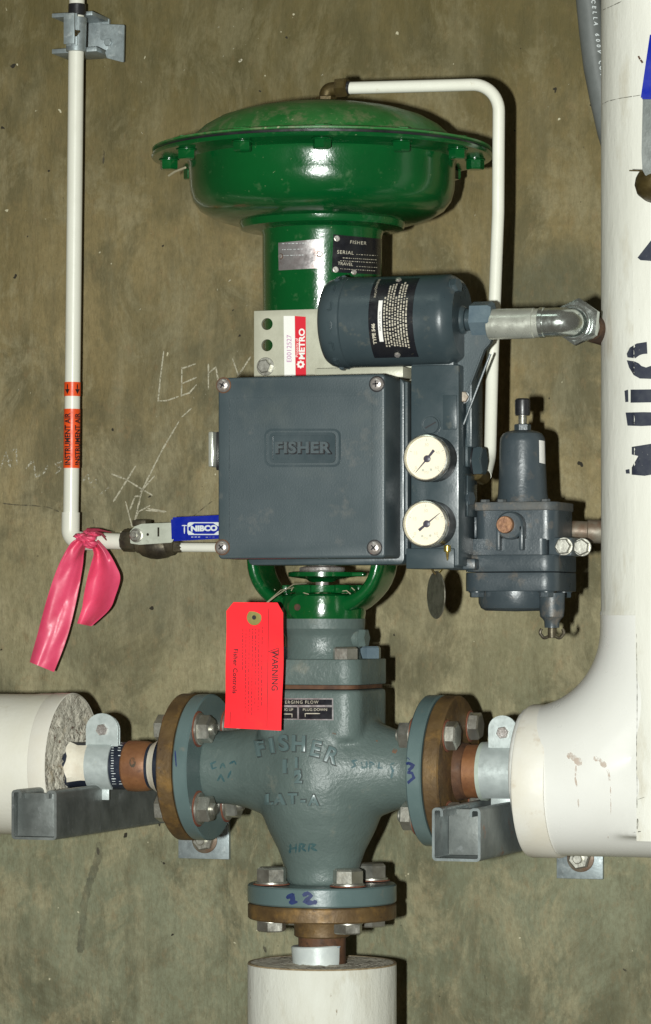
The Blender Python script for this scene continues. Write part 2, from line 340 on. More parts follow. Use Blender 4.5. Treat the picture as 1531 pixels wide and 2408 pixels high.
# concrete
def concrete():
    m = bpy.data.materials.new("cast_concrete"); m.use_nodes = True; nt = m.node_tree; N = nt.nodes; L = nt.links; B = N["Principled BSDF"]
    tc = N.new("ShaderNodeTexCoord"); sep = N.new("ShaderNodeSeparateXYZ"); L.new(tc.outputs['Object'], sep.inputs[0])
    def noise(scale, st=(1, 1, 1), det=6, ro=.6, dist=0, off=(0, 0, 0)):
        mp = N.new("ShaderNodeMapping"); mp.inputs['Scale'].default_value = st; mp.inputs['Location'].default_value = off; L.new(tc.outputs['Object'], mp.inputs[0])
        n = N.new("ShaderNodeTexNoise"); n.inputs['Scale'].default_value = scale; n.inputs['Detail'].default_value = det; n.inputs['Roughness'].default_value = ro; n.inputs['Distortion'].default_value = dist
        L.new(mp.outputs[0], n.inputs[0]); return n.outputs[0]
    def mr(s, a, b, c=0, d=1):
        r = N.new("ShaderNodeMapRange"); L.new(s, r.inputs[0])
        for i, v in zip((1, 2, 3, 4), (a, b, c, d)): r.inputs[i].default_value = v
        return r.outputs[0]
    def mix(f, a, b):
        x = N.new("ShaderNodeMix"); x.data_type = 'RGBA'; L.new(f, x.inputs[0])
        for k, v in ((6, a), (7, b)):
            if isinstance(v, tuple): x.inputs[k].default_value = (*v, 1)
            else: L.new(v, x.inputs[k])
        return x.outputs[2]
    def math_(op, a, b):
        x = N.new("ShaderNodeMath"); x.operation = op
        for k, v in enumerate((a, b)):
            if isinstance(v, (int, float)): x.inputs[k].default_value = v
            else: L.new(v, x.inputs[k])
        return x.outputs[0]
    # the pour changes from a browner upper lift to a greyer lower one, with an uneven border
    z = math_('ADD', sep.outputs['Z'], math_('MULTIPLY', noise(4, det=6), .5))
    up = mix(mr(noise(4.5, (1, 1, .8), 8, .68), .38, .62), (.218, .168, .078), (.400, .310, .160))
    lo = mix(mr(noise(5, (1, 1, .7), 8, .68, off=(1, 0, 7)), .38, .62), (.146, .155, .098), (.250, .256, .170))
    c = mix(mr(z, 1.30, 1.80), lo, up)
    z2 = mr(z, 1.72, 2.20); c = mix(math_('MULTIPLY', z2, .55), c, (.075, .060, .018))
    # broad damp blotches, pale laitance with crisp edges, faint upright runs, grit, pores
    c = mix(math_('MULTIPLY', mr(noise(8, (1, 1, .8), 9, .72, .4, (2, 0, 5)), .47, .60), .70), c, (.092, .086, .050))
    c = mix(math_('MULTIPLY', mr(noise(15, (1, 1, .6), 9, .75, .5, (9, 0, 4)), .50, .60), .55), c, (.350, .305, .185))
    # greyer damp patches in known spots
    for (px_, py_, rx_, rz_, am) in ((1290, 700, .075, .055, .62), (350, 1240, .10, .06, .25), (1330, 820, .06, .10, .35), (420, 1400, .10, .05, .45), (430, 880, .09, .12, .30)):
        q = P(px_, py_, 0); vm = N.new("ShaderNodeVectorMath"); vm.operation = 'SUBTRACT'; L.new(tc.outputs['Object'], vm.inputs[0]); vm.inputs[1].default_value = q
        vs = N.new("ShaderNodeVectorMath"); vs.operation = 'MULTIPLY'; L.new(vm.outputs[0], vs.inputs[0]); vs.inputs[1].default_value = (1/rx_, 0, 1/rz_)
        vl = N.new("ShaderNodeVectorMath"); vl.operation = 'LENGTH'; L.new(vs.outputs[0], vl.inputs[0])
        d_ = math_('ADD', vl.outputs['Value'], math_('MULTIPLY', noise(20, det=6, off=(px_, 0, 0)), 1.6))
        c = mix(math_('MULTIPLY', mr(d_, 2.1, 1.2), am), c, (.082, .092, .066))
    c = mix(math_('MULTIPLY', mr(noise(30, (1, 1, .22), 8, .66), .50, .66), .38), c, (.330, .290, .180))
    c = mix(math_('MULTIPLY', mr(noise(38, (1, 1, .18), 7, .62, off=(5, 0, 2)), .54, .68), .42), c, (.098, .088, .052))
    c = mix(math_('MULTIPLY', mr(noise(70, (1, 1, .6), 5, .7, off=(4, 0, 8)), .55, .70), .34), c, (.280, .180, .090))
    c = mix(math_('MULTIPLY', mr(noise(170, (1, 1, .7), 4, .75), .40, .66), .40), c, (.118, .100, .052))
    c = mix(math_('MULTIPLY', mr(noise(230, (1, 1, 1), 3, .6, off=(1, 0, 6)), .62, .74), .30), c, (.34, .30, .20))
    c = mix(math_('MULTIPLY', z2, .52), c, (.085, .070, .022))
    c = mix(mr(noise(75, (1, 1, 1), 2, .5, off=(4, 0, 1)), .735, .750), c, (.50, .46, .32))
    c = mix(mr(noise(66, (1, 1, 1), 2, .5, off=(8, 0, 3)), .725, .740), c, (.030, .026, .018))
    L.new(c, B.inputs['Base Color']); B.inputs['Roughness'].default_value = .85; B.inputs['Specular IOR Level'].default_value = .25
    b = N.new("ShaderNodeBump"); b.inputs['Distance'].default_value = .0042; L.new(noise(60, (1, 1, .4), 7, .65), b.inputs['Height'])
    b2 = N.new("ShaderNodeBump"); b2.inputs['Distance'].default_value = .010; L.new(noise(9, (1, 1, .5), 3, .5), b2.inputs['Height']); L.new(b.outputs[0], b2.inputs['Normal']); L.new(b2.outputs[0], B.inputs['Normal'])
    return m
MCON = concrete()
# ------------------------------------------------------------------ bolts (meshes shared between alike ones)
_cache = {}
def hexmesh(r, h, mt, stub=0, rs=.5):
    k = (round(r, 5), round(h, 5), mt.name, round(stub, 5))
    if k in _cache: return _cache[k]
    b = BM(); rc = r/math.cos(R(30)); e = BM()
    bot = [e.verts.new((rc*math.cos(R(60*i)), rc*math.sin(R(60*i)), 0)) for i in range(6)]
    top = [e.verts.new((rc*math.cos(R(60*i)), rc*math.sin(R(60*i)), h*.86)) for i in range(6)]
    cr = [e.verts.new((rc*.86*math.cos(R(60*i)), rc*.86*math.sin(R(60*i)), h)) for i in range(6)]
    for i in range(6):
        j = (i+1) % 6; e.faces.new((bot[i], bot[j], top[j], top[i])); e.faces.new((top[i], top[j], cr[j], cr[i]))
    e.faces.new(cr); e.faces.new(bot[::-1]); merge(b, e)
    if stub: cyl(b, (0, 0, h*.5), (0, 0, h+stub), r*rs, 16, r*.08)
    sharp(b, 25); me = bpy.data.meshes.new("hex"); b.to_mesh(me); b.free(); me.materials.append(mt); _cache[k] = me; return me
def washmesh(r, t, mt):
    k = ('w', round(r, 5), round(t, 5), mt.name)
    if k in _cache: return _cache[k]
    b = BM(); lathe(b, [(r*.97, 0), (r, t*.2), (r, t*.8), (r*.95, t), (r*.4, t)], Matrix(), 28); sharp(b)
    me = bpy.data.meshes.new("washer"); b.to_mesh(me); b.free(); me.materials.append(mt); _cache[k] = me; return me
def bolt(parent, o, axis, r, h, mt=None, name='bolt', washer=None, wt=.002, wm=None, stub=0, rot=0, under=None):
    """hex head or nut standing on the point o; washer = washer radius"""
    mt = mt or MZ; axis = Vector(axis).normalized(); base = Vector(o); wt0 = wt if washer else 0
    ob = bpy.data.objects.new(name, hexmesh(r, h, mt, stub)); COL.objects.link(ob); ob.parent = parent
    M = frame(base+axis*wt0, axis) @ Matrix.Rotation(R(rot), 4, 'Z')
    M.translation -= parent.location if parent.type == 'EMPTY' else Vector((0, 0, 0))
    ob.matrix_local = M
    if washer:
        wo = bpy.data.objects.new('washer', washmesh(washer, wt*.98, wm or MZ)); COL.objects.link(wo); wo.parent = ob; wo.location = (0, 0, -wt)
    if under:
        wo = bpy.data.objects.new('rust_ring', washmesh(under, .0012, MRED)); COL.objects.link(wo); wo.parent = ob; wo.location = (0, 0, -wt0-.0002)
    return ob
# ================================================================== THE WALL
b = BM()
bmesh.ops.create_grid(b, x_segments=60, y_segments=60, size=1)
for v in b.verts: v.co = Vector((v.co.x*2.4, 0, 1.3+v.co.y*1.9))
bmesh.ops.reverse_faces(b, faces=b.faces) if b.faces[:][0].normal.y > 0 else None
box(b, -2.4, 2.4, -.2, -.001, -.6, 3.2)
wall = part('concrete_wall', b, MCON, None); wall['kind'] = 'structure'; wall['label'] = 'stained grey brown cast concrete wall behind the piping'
TW = bvh(wall)
# form seams: thin fins left by the shuttering
b = BM()
for x, y0, y1 in ((533, 1960, 2430), (528, 1600, 1640)):
    a = P(x, y0, 0); c = P(x+1, y1, 0); box(b, a.x-.0006, a.x+.0006, -.001, .0009, c.z, a.z)
a = P(1142, 2190, 0); c = P(1142, 2430, 0); box(b, a.x-.0005, a.x+.0005, -.001, .0007, c.z, a.z)
part('form_seam', b, MCON, wall)
def A(x, y): return (x*.4235, 864.6+y*.4235)       # zoom (0,1200)
def Bz(x, y): return (288.2+x*.4998, 468.3+y*.4998)   # zoom (400,650)
b = BM()
for s in ([(195, 715), (178, 850), (168, 950), (210, 948), (265, 928)], [(280, 790), (278, 930)], [(280, 797), (345, 775)], [(282, 868), (350, 838)], [(275, 925), (315, 912), (350, 872)],
          [(405, 775), (405, 895)], [(405, 820), (440, 790), (452, 862), (500, 850)], [(518, 750), (548, 835)], [(605, 740), (540, 838)]):
    stroke_on(b, TW, [Bz(*q) for q in s], 3.4, .0006, .25)
part('chalk_word', b, MCHK, wall, 'chalked name scrawled on the wall above the slanting arrow')
b = BM()
for s in ([(1065, 225), (1010, 275)], [(1000, 290), (900, 460), (830, 600), (790, 680), (742, 880)], [(620, 590), (700, 620), (790, 675), (850, 710)], [(755, 545), (690, 650), (630, 745)], [(860, 600), (780, 690)],
          [(698, 742), (735, 885)], [(735, 885), (770, 800), (835, 765)], [(820, 782), (925, 800)], [(925, 800), (810, 792)], [(722, 790), (752, 715), (780, 712)]):
    stroke_on(b, TW, [A(*q) for q in s], 3.4, .0006, .3)
part('chalk_arrow', b, MCHK, wall, 'long chalk arrow pointing down with crossed strokes')
b = BM()
for s in ([(5, 560), (35, 470), (60, 560)], [(10, 520), (70, 515)], [(60, 470), (90, 440), (95, 540)], [(145, 562), (185, 515), (200, 605), (240, 590), (272, 535)], [(345, 520), (310, 535), (340, 560), (310, 590)], [(455, 640), (490, 592), (500, 642), (538, 620), (522, 670)], [(555, 705), (618, 655)]):
    stroke_on(b, TW, [A(*q) for q in s], 4.2, .0006, .3)
part('chalk_word', b, MCHF, wall, 'faint chalk handwriting left of the arrow')
b = BM()
for s in ([(0, 752), (90, 762), (180, 765), (270, 775), (330, 800)], [(260, 170), (275, 195)], [(520, 840), (525, 890)], [(1180, 740), (1080, 820), (1020, 860)]):
    stroke_on(b, TW, [A(*q) for q in s], 2.4, .0005, .4)
stroke_on(b, TW, [(246, 345), (243, 385)], 4, .0005, .4); stroke_on(b, TW, [(1372, 345), (1375, 350)], 6, .0005)
stroke_on(b, TW, [(1465, 2278), (1474, 2284)], 5, .0005); stroke_on(b, TW, [(1140, 2292), (1145, 2340)], 1.6, .0005)
for s in ([(230, 1992), (232, 2010)], [(620, 2222), (626, 2240)]): stroke_on(b, TW, s, 6, .0005, .3)
part('hairline_crack', b, MSM, wall)
b = BM()
stroke_on(b, TW, [(232, 1980), (233, 2010), (222, 2045), (206, 2090), (197, 2130), (195, 2180), (188, 2240)], 17, .0004, .25)
part('damp_stain', b, MDA, wall)
b = BM()
for k in range(95):
    x = random.choice([random.uniform(10, 1400), random.gauss(560, 70)]); y = random.uniform(20, 1100 if k % 3 else 2380); r = random.uniform(.8, 2.4)
    stroke_on(b, TW, [(x, y), (x+random.uniform(-1, 1)*r*1.5, y+random.uniform(.6, 2)*r)], r, .0005, .3)
for (x, y, r) in ((512, 66, 3), (548, 116, 2.5), (562, 146, 6), (756, 178, 3), (514, 278, 4), (570, 355, 3), (590, 358, 3), (538, 662, 4), (346, 1296, 2)): stroke_on(b, TW, [(x, y), (x+r*1.3, y-r*1.1)], r, .0005, .3)
part('paint_speck', b, MCHK, wall, kind='stuff')
# ================================================================== VALVE
ZV = P(757, 1808, .29).z; AX = P(757.5, 1800, .29).x; D0 = .29
def zz(py): return 1.3+(YH-py)*S(D0, 758)
OX = Vector((AX, -D0, ZV))
MX = frame(OX, (1, 0, 0)); MZv = frame(OX, (0, 0, 1))
XL, XR = AX-.119, AX+.1125      # inner faces of the two side flanges
v = thing('three_way_valve', 'grey painted three-way valve body with raised lettering between rusty pipe flanges', 'valve', (AX, -D0, zz(2122)))
b = BM()
lathe(b, [(.0375, XL-AX-.004), (.0375, XL-AX+.018), (.041, -.080), (.050, -.055), (.060, -.03), (.062, 0), (.060, .03), (.050, .055), (.041, .078), (.0375, XR-AX-.018), (.0375, XR-AX+.004)], MX, 48)
lathe(b, [(.0365, zz(2080)-ZV), (.0375, zz(2045)-ZV), (.044, zz(2000)-ZV), (.054, zz(1955)-ZV), (.0625, zz(1905)-ZV), (.067, zz(1850)-ZV), (.067, zz(1790)-ZV), (.062, zz(1730)-ZV), (.056, zz(1690)-ZV)], MZv, 56)
box(b, AX-.0555, AX+.0555, D0-.0555, D0+.0555, zz(1735), zz(1619), vert=('z', .02))
b = evaluate(b, [('REMESH', dict(mode='VOXEL', voxel_size=.0024)), ('SMOOTH', dict(factor=.6, iterations=14))])
vb = part('valve_body', b, MV, v, ang=60); TV = bvh(vb)
# bonnet block, gasket, bonnet neck
b = BM(); box(b, AX-.0555, AX+.0555, D0-.0555, D0+.0555, zz(1608.5), zz(1549), vert=('z', .0195), bev=.0012)
part('bonnet_flange', b, MV, v)
b = BM(); box(b, AX-.052, AX+.052, D0-.052, D0+.052, zz(1618), zz(1609), vert=('z', .017)); part('gasket', b, MRD, v)
b = BM()
lathe(b, [(.0405, zz(1549)-ZV), (.0385, zz(1535)-ZV), (.0375, zz(1500)-ZV), (.0395, zz(1490)-ZV), (.0435, zz(1478)-ZV), (.0440, zz(1455)-ZV)], MZv, 56)
lug = Vector((AX+.038, -D0, zz(1500)))
cyl(b, lug+Vector((-.02, .0, 0)), lug+Vector((.004, -.002, 0)), .0125, 24, .002, .011)
part('bonnet_neck', b, MV, v)
bolt(v, lug+Vector((.004, -.002, 0)), (1, -.05, 0), .0085, .007, MV, 'pipe_plug')
for sx in (-1, 1):
    for sy in (-1, 1): bolt(v, (AX+sx*.0375, -D0+sy*.0375, zz(1549)), (0, 0, 1), .0115, .0125, MBO if not (sx > 0 and sy < 0) else MZ, 'bonnet_bolt', rot=-4 if sy < 0 else 40)
# flow direction plate
b = sheet(TV, [(655, 1642), (784, 1642), (785, 1694), (655, 1692)], .0006, 8, 4, .0008); pl = part('flow_plate', b, MSP, v)
TP = bvh(pl)
b = BM()
for q in ([(657, 1645), (781, 1645), (781, 1658), (657, 1658)], [(657, 1663), (699, 1663), (699, 1690), (657, 1690)], [(703, 1663), (781, 1663), (781, 1691), (703, 1691)]):
    merge(b, sheet(TP, [Vector(x) for x in q], .0002, 3, 2, .0001))
pb = part('plate_field', b, MPL, pl); TP = bvh(pb)
b = BM()
letter_on(b, TP, "DIVERGING FLOW", 700, 1651.5, 7.5, off=.0004, spacing=1.25, sx=.95)
letter_on(b, TP, "PLUG UP", 673, 1669, 6.5, off=.0004, sx=.95); letter_on(b, TP, "PLUG DOWN", 741, 1669, 6.5, off=.0004, sx=1.05)
for s in ([(718, 1686), (718, 1678), (753, 1678)], [(668, 1679), (687, 1679), (687, 1687)]): stroke_on(b, TP, s, 2.2, .0004)
part('plate_lettering', b, MPT, pl)
for pts_, wd_ in (([(922, 1768), (934, 1765)], 11), ([(782, 1724), (790, 1726)], 9), ([(884, 1742), (888, 1744)], 5), ([(566, 1912), (574, 1920)], 8)):
    b = BM(); stroke_on(b, TV, pts_, wd_, .0005, .3); part('rust_spot', b, MRS, v)
# raised lettering, wider dark outline strip along its foot
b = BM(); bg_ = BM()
for ch, x, y, rr in (('F', 613, 1762, -12), ('I', 641, 1755, -9), ('S', 669, 1750, -5), ('H', 704, 1751, 2), ('E', 742, 1763, 12), ('R', 778, 1778, 20)):
    letter_on(b, TV, ch, x, y, 36, rr, off=.0008, bold=.034, extrude=.0020, sx=.95)
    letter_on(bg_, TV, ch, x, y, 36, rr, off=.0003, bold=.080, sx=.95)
for ch, x, y, rr, h in (('1', 672, 1804, 0, 30), ('1', 699, 1795, 0, 23), ('-', 701, 1811, -10, 30), ('2', 703, 1830, 0, 25), ('L', 634, 1880, 0, 24), ('A', 660, 1880, 0, 24), ('T', 690, 1878, 0, 24), ('-', 714, 1880, 0, 26), ('A', 738, 1882, 0, 24)):
    letter_on(b, TV, ch, x, y, h, rr, off=.0009, bold=.04, extrude=.0019, sx=1.0)
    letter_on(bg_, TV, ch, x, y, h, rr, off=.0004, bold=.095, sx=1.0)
bmesh.ops.remove_doubles(b, verts=b.verts, dist=.00002)
b = evaluate(b, [('BEVEL', dict(width=.0004, segments=2, limit_method='ANGLE', angle_limit=R(50)))])
part("raised_lettering", b, MFR, vb); part('letter_outline', bg_, MGR, vb)
# grey flanges
def flange(parent, o, axis, r, t, m, name='flange', raised=0, bore=.03, hub=None):
    bb = BM(); pr = [(bore, 0), (r-.0015, 0), (r, .0015), (r, t-.0015), (r-.0015, t)]
    if hub: pr += [(hub+.004, t), (hub, t+.004), (hub*.98, t+hub*.25)]
    pr += [(bore, t+(hub*.25 if hub else 0)), ]
    lathe(bb, pr, frame(o, axis), 72, cap=False); return part(name, bb, m, parent)
FR = .0752
fl = flange(v, (XL, -D0, ZV), (-1, 0, 0), FR, .0155, MFR)
frr = flange(v, (XR, -D0, ZV), (1, 0, 0), FR+.0008, .0155, MFR)
fb = flange(v, (AX, -D0, zz(2077)), (0, 0, -1), FR+.0004, zz(2077)-zz(2121), MFR)
# marker writing
b = BM()
TFR = bvh(frr, fl, fb)
def Cz(x, y): return (882.6+x*.4235, 1549+y*.4235)
for s in ([(160, 565), (180, 550), (192, 562)], [(150, 590), (185, 580), (215, 592), (185, 622), (165, 628)], [(165, 628), (205, 635), (215, 660), (180, 690), (145, 695)]): stroke_on(b, TFR, [Cz(*q) for q in s], 7.5 if s[0][0] < 165 and s[0][1] > 570 or s[0][1] > 600 else 2.5, .0005, .25)
part('marker_number', b, MMR, v, 'blue marker 3 on the right flange rim'); b = BM()
for s in ([(674, 2112), (690, 2102)], [(690, 2101), (689, 2112), (688, 2124)], [(680, 2122), (700, 2121)], [(712, 2106), (724, 2100), (733, 2106), (722, 2116), (716, 2122), (736, 2123), (746, 2120)]): stroke_on(b, TFR, s, 10, .0005, .25)
part('marker_number', b, MMR, v, 'blue marker 12 on the bottom flange rim'); b = BM()
stroke_on(b, TFR, [(412, 1765), (415, 1803)], 3, .0005, .2)
part('marker_line', b, MMR, v)
b = BM()
for s in ([(508, 1791), (497, 1796), (500, 1808), (510, 1804)], [(518, 1808), (524, 1794), (530, 1806)], [(540, 1796), (552, 1790), (556, 1798)], [(512, 1836), (520, 1822), (528, 1838)], [(536, 1830), (544, 1812)]): stroke_on(b, TV, s, 5, .0005, .3)
part('marker_writing', b, MTE, v, 'teal handwriting on the left neck'); b = BM()
for s in ([(840, 1788), (828, 1790), (836, 1800), (826, 1806)], [(850, 1792), (852, 1806), (862, 1804), (862, 1790)], [(870, 1808), (870, 1792), (880, 1796), (872, 1800)], [(892, 1792), (890, 1806), (900, 1806)], [(918, 1800), (924, 1812), (920, 1830)], [(928, 1794), (918, 1798)]): stroke_on(b, TV, s, 5, .0005, .3)
part('marker_writing', b, MTE, v, 'teal handwriting on the right neck'); b = BM()
for s in ([(682, 2007), (684, 1984)], [(696, 2005), (697, 1983)], [(683, 1996), (697, 1993)], [(704, 2004), (706, 1984), (718, 1986), (710, 1994), (720, 2002)], [(726, 2002), (728, 1984), (742, 1986), (732, 1994), (746, 2000)]): stroke_on(b, TV, s, 5, .0005, .3)
part('marker_writing', b, MTE, v, 'teal handwriting on the lower neck')
# ---------------- companion flanges with their bolts
BC = .0572; BR = .0125
def companion(label, o, axis, hubr, t, rot, bolts, hl=.004, group='rusty pipe flanges bolted to the valve'):
    axis = Vector(axis); o = Vector(o); th = thing('pipe_flange', label, 'flange', o+axis*.01, group)
    bb = BM(); lathe(bb, [(.02, -.0012), (FR-.006, -.0012), (FR-.006, 0)], frame(o, axis), 48, cap=False); part('gasket', bb, MK, th)
    flange(th, o, axis, FR+.0003, t, MR, 'flange_disc', bore=.019)
    bb = BM(); lathe(bb, [(hubr+.003, t-.001), (hubr, t+.004), (hubr, t+.0045+hl), (hubr-.002, t+.006+hl), (.018, t+.006+hl)], frame(o, axis), 44, cap=False); part('hub', bb, MR if axis.z else MRD, th)
    F = frame(o, axis, (0, -1, 0) if not axis.z else (0, -1, 0))
    for k, (inner, outer) in enumerate(bolts):
        a = R(rot+90*k); p = F @ Vector((BC*math.cos(a), BC*math.sin(a), 0))
        if outer: bolt(th, p+axis*(t+.0001), axis, outer[0], outer[1], MZ, 'bolt_head', washer=outer[2] if len(outer) > 2 else None, wt=.0018, rot=(20, 25, 5, 70)[k], under=outer[3] if len(outer) > 3 else None)
        if inner: bolt(th, p-axis*(.0155+.0014 if not axis.z else zz(2077)-zz(2121)+.0016), -axis, inner[0], inner[1], MZ, 'nut', washer=.0165, wt=.0034, stub=inner[2] if len(inner) > 2 else 0, rot=(2, 40, 58, 50)[k], under=.0185)
    return th
HB = (.0125, .0095, .0142, .016)
NB = (.0125, .0115, .004)
lf = companion('rusty brown flange at the left side of the grey valve', (XL-.0168, -D0, ZV), (-1, 0, 0), .0285, .0165, 45, [(NB, HB)]*4)
rf = companion('rusty brown flange at the right side of the grey valve', (XR+.0168, -D0, ZV), (1, 0, 0), .0280, .0165, 50, [(NB, HB)]*4)
bf = companion('rusty brown flange under the grey valve above the upright pipe', (AX, -D0, zz(2122.5)), (0, 0, -1), .0285, .0155, 44, [((.0135, .0140, 0), (.0130, .0095, .0150))]*4, .013)
# ================================================================== ACTUATOR
z0 = 1.3+(YH-1204)*.4318e-3
a_ = thing('diaphragm_actuator', 'green painted diaphragm actuator with round pan casing on a yoke above the valve', 'actuator', (AX, -D0, zz(1456)))
MA = frame((AX, -D0, z0), (0, 0, 1))
b = BM(); lathe(b, [(0, .4135), (.03, .4130), (.06, .4100), (.085, .4050), (.105, .3985), (.120, .3900), (.1295, .3815), (.1350, .3755), (.1385, .3710), (.1420, .3690), (.1690, .3686), (.1722, .3676), (.1722, .3658), (.170, .3653), (0, .3653)], MA, 96)
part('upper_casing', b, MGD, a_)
b = BM(); lathe(b, [(0, .3655), (.1680, .3655), (.1680, .3628), (0, .3628)], MA, 96); part('diaphragm', b, MK, a_)
b = BM(); lathe(b, [(0, .3630), (.1700, .3630), (.1728, .3622), (.1734, .3600), (.1722, .3584), (.1700, .3580), (.1420, .3576), (.1370, .3556), (.1352, .3510), (.1350, .335), (.1342, .3260), (.1312, .3155), (.1245, .3065), (.1120, .2990), (.0950, .2940), (.07, .2925), (0, .2925)], MA, 96)
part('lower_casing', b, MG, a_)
b = BM(); lathe(b, [(0, .3060), (.0815, .3060), (.0838, .3040), (.0842, .2900), (.0825, .2868), (.079, .2862), (.0665, .2862), (.0625, .2845), (.0608, .2800), (.0600, .150), (.0600, .02), (.056, .0), (0, 0)], MA, 72)
yk = part('yoke_column', b, MG, a_)
for k in range(12):
    a = R(-92+30*k+19+2); p = Vector((AX+.1555*math.cos(a), -D0+.1555*math.sin(a), z0+.3577))
    bolt(a_, p, (0, 0, -1), .0080, .0088, MG, 'casing_bolt', washer=.0105, wt=.0012, wm=MG, rot=13*k)
    q = bolt(a_, p+Vector((0, 0, .0112)), (0, 0, 1), .0078, .0022, MGD, 'casing_nut', rot=31*k)
# nameplates
TC = bvh(yk)
b = sheet(TC, [(655, 571), (760, 561), (760, 630), (656, 636)], .0004, 10, 4, .0008); np = part('silver_nameplate', b, MSP, a_); TN = bvh(np)
b = BM()
for j in range(4):
    x = 664
    while x < 722-j*3:
        L_ = random.uniform(2, 6); stroke_on(b, TN, [(x, 579+j*14-x*.03), (x+L_, 579+j*14-x*.03)], random.choice([1.6, 2.4]), .0003); x += L_+random.uniform(1.5, 4)
part('nameplate_print', b, MWP, np)
for x, y in ((661, 603), (752, 598)): bolt(a_, hit(TN, x, y, .0001), hit(TN, x, y, .01)-hit(TN, x, y, 0), .0022, .0012, MCH, 'rivet', washer=.003, wt=.0006, wm=MRD)
b = sheet(TC, [(784, 551), (897, 562), (893, 646), (780, 640)], .0004, 12, 5, .0008); np = part('black_nameplate', b, MPL, a_); TN = bvh(np)
b = BM(); letter_on(b, TN, "SERIAL", 812, 594, 8.5, 4, off=.0003, spacing=1.15)
letter_on(b, TN, "FISHER", 842, 571, 8, 5, off=.0003, spacing=1.2); letter_on(b, TN, "TRAVEL", 812, 621, 7.5, 5, off=.0003)
for j, (x0, x1) in enumerate(((838, 888), (806, 886), (800, 884), (838, 884), (800, 880))):
    x = x0; y = (596, 606, 613, 624, 632)[j]
    while x < x1:
        L_ = random.uniform(1.5, 5); stroke_on(b, TN, [(x, y+(x-800)*.06), (x+L_, y+(x+L_-800)*.06)], random.choice([2, 3]), .0003); x += L_+random.uniform(1.2, 3)
part('nameplate_print', b, MPT, np)
for x, y in ((792, 561), (789, 634), (832, 640)): bolt(a_, hit(TN, x, y, .0001), hit(TN, x, y, .01)-hit(TN, x, y, 0), .0022, .0012, MCH, 'rivet', washer=.003, wt=.0006)
# yoke arms: one U-shaped casting
b = BM(); zt = zz(1010); zb = zz(1424); rad = .046; hw = .0665
path = [(-hw, zt), (-hw, zb+rad)] + [(-hw+rad-rad*math.cos(R(t)), zb+rad-rad*math.sin(R(t))) for t in range(9, 91, 9)]
path += [(-x, z) for x, z in path[::-1]]
rows = []
for i, (x, z) in enumerate(path):
    p0 = path[max(i-1, 0)]; p1 = path[min(i+1, len(path)-1)]; t = Vector((p1[0]-p0[0], p1[1]-p0[1])).normalized(); n = Vector((t.y, -t.x))  # inner/outer
    f = max(0, 1-abs(x)/.05) if z < zb+rad else 0
    hn = .0070+.0085*f; hd = .030-.001*f; ring = []
    for k in range(20):
        an = 2*math.pi*k/20; ca, sa = math.cos(an), math.sin(an); sq = lambda c: math.copysign(abs(c)**.55, c)
        ring.append(b.verts.new((AX+x+n.x*hn*sq(ca), -D0+hd*sq(sa), z+n.y*hn*sq(ca))))
    rows.append(ring)
for A_, B_ in zip(rows, rows[1:]):
    for k in range(20): b.faces.new((A_[k], A_[(k+1) % 20], B_[(k+1) % 20], B_[k]))
b.faces.new(rows[0]); b.faces.new(rows[-1])
lathe(b, [(0, zz(1396)-z0), (.0390, zz(1396)-z0), (.043, zz(1402)-z0), (.0445, zz(1440)-z0), (.0435, zz(1455.5)-z0), (0, zz(1455.5)-z0)], MA, 48)
bmesh.ops.recalc_face_normals(b, faces=b.faces)
yo = part('yoke_arm', b, MG, a_, ang=50)
b = BM(); c = P(716, 1428, D0+.030); cyl(b, c+Vector((0, .01, 0)), c+Vector((0, -.012, 0)), .0155, 28, .003); part('boss', b, MG, a_)
b = BM(); cyl(b, c+Vector((-.003, -.0121, 0)), c+Vector((-.003, -.0138, 0)), .0035, 14, .0005); part('set_screw', b, MRD, a_)
# yoke locknut, stem, stem connector, travel disc
b = BM(); n = 10; zl0, zl1 = zz(1394), zz(1377)
lathe(b, [(0, zl0-z0), (.0365, zl0-z0), (.0375, zl0-z0+.001), (.0370, zl1-z0), (0, zl1-z0)], MA, 36)
for k in range(6):
    a = R(60*k+20); M = Matrix.Translation((AX+.036*math.cos(a), -D0+.036*math.sin(a), (zl0+zl1)/2)) @ Matrix.Rotation(a, 4, 'Z'); box(b, -.004, .0045, -.008, .008, -.0042, .0042, .0008, M=M)
part('yoke_locknut', b, MG, a_)
b = BM(); cyl(b, (AX, -D0, zz(1377)), (AX, -D0, zz(1290)), .0065, 20); part('stem', b, MCH, a_)
b = BM(); lathe(b, [(0, zz(1369)-z0), (.012, zz(1369)-z0), (.016, zz(1362)-z0), (.0345, zz(1356)-z0), (.0345, zz(1346)-z0), (.030, zz(1344)-z0), (0, zz(1344)-z0)], MA, 40)
box(b, AX-.001, AX+.046, D0-.008, D0+.006, zz(1356), zz(1346), .001); part('travel_disc', b, MG, a_)
b = BM(); lathe(b, [(0, zz(1344)-z0), (.0225, zz(1344)-z0), (.0235, zz(1341)-z0), (.0230, zz(1335)-z0), (.015, zz(1330)-z0), (.015, zz(1300)-z0), (0, zz(1300)-z0)], MA, 36); part('stem_connector', b, MCH, a_)
b = BM()
for k in range(26):
    p = P(random.uniform(612, 860), random.uniform(1384, 1398), D0+random.uniform(-.02, .04)); q = p+Vector((random.uniform(-.02, .02), random.uniform(-.01, .01), random.uniform(-.002, .006))); tube(b, [p, (p+q)/2+Vector((0, 0, .002)), q], .0005, 5)
solo('twig_litter', b, MTW, 'dry straw and cobweb litter lying in the green yoke under the positioner', 'straw')
b = BM(); tube(b, [P(397, 413, .30), P(412, 403, .31), P(436, 394, .32)], .0012, 6)
solo('straw', b, MTW, 'pale piece of straw stuck under the left rim of the green casing', 'straw')
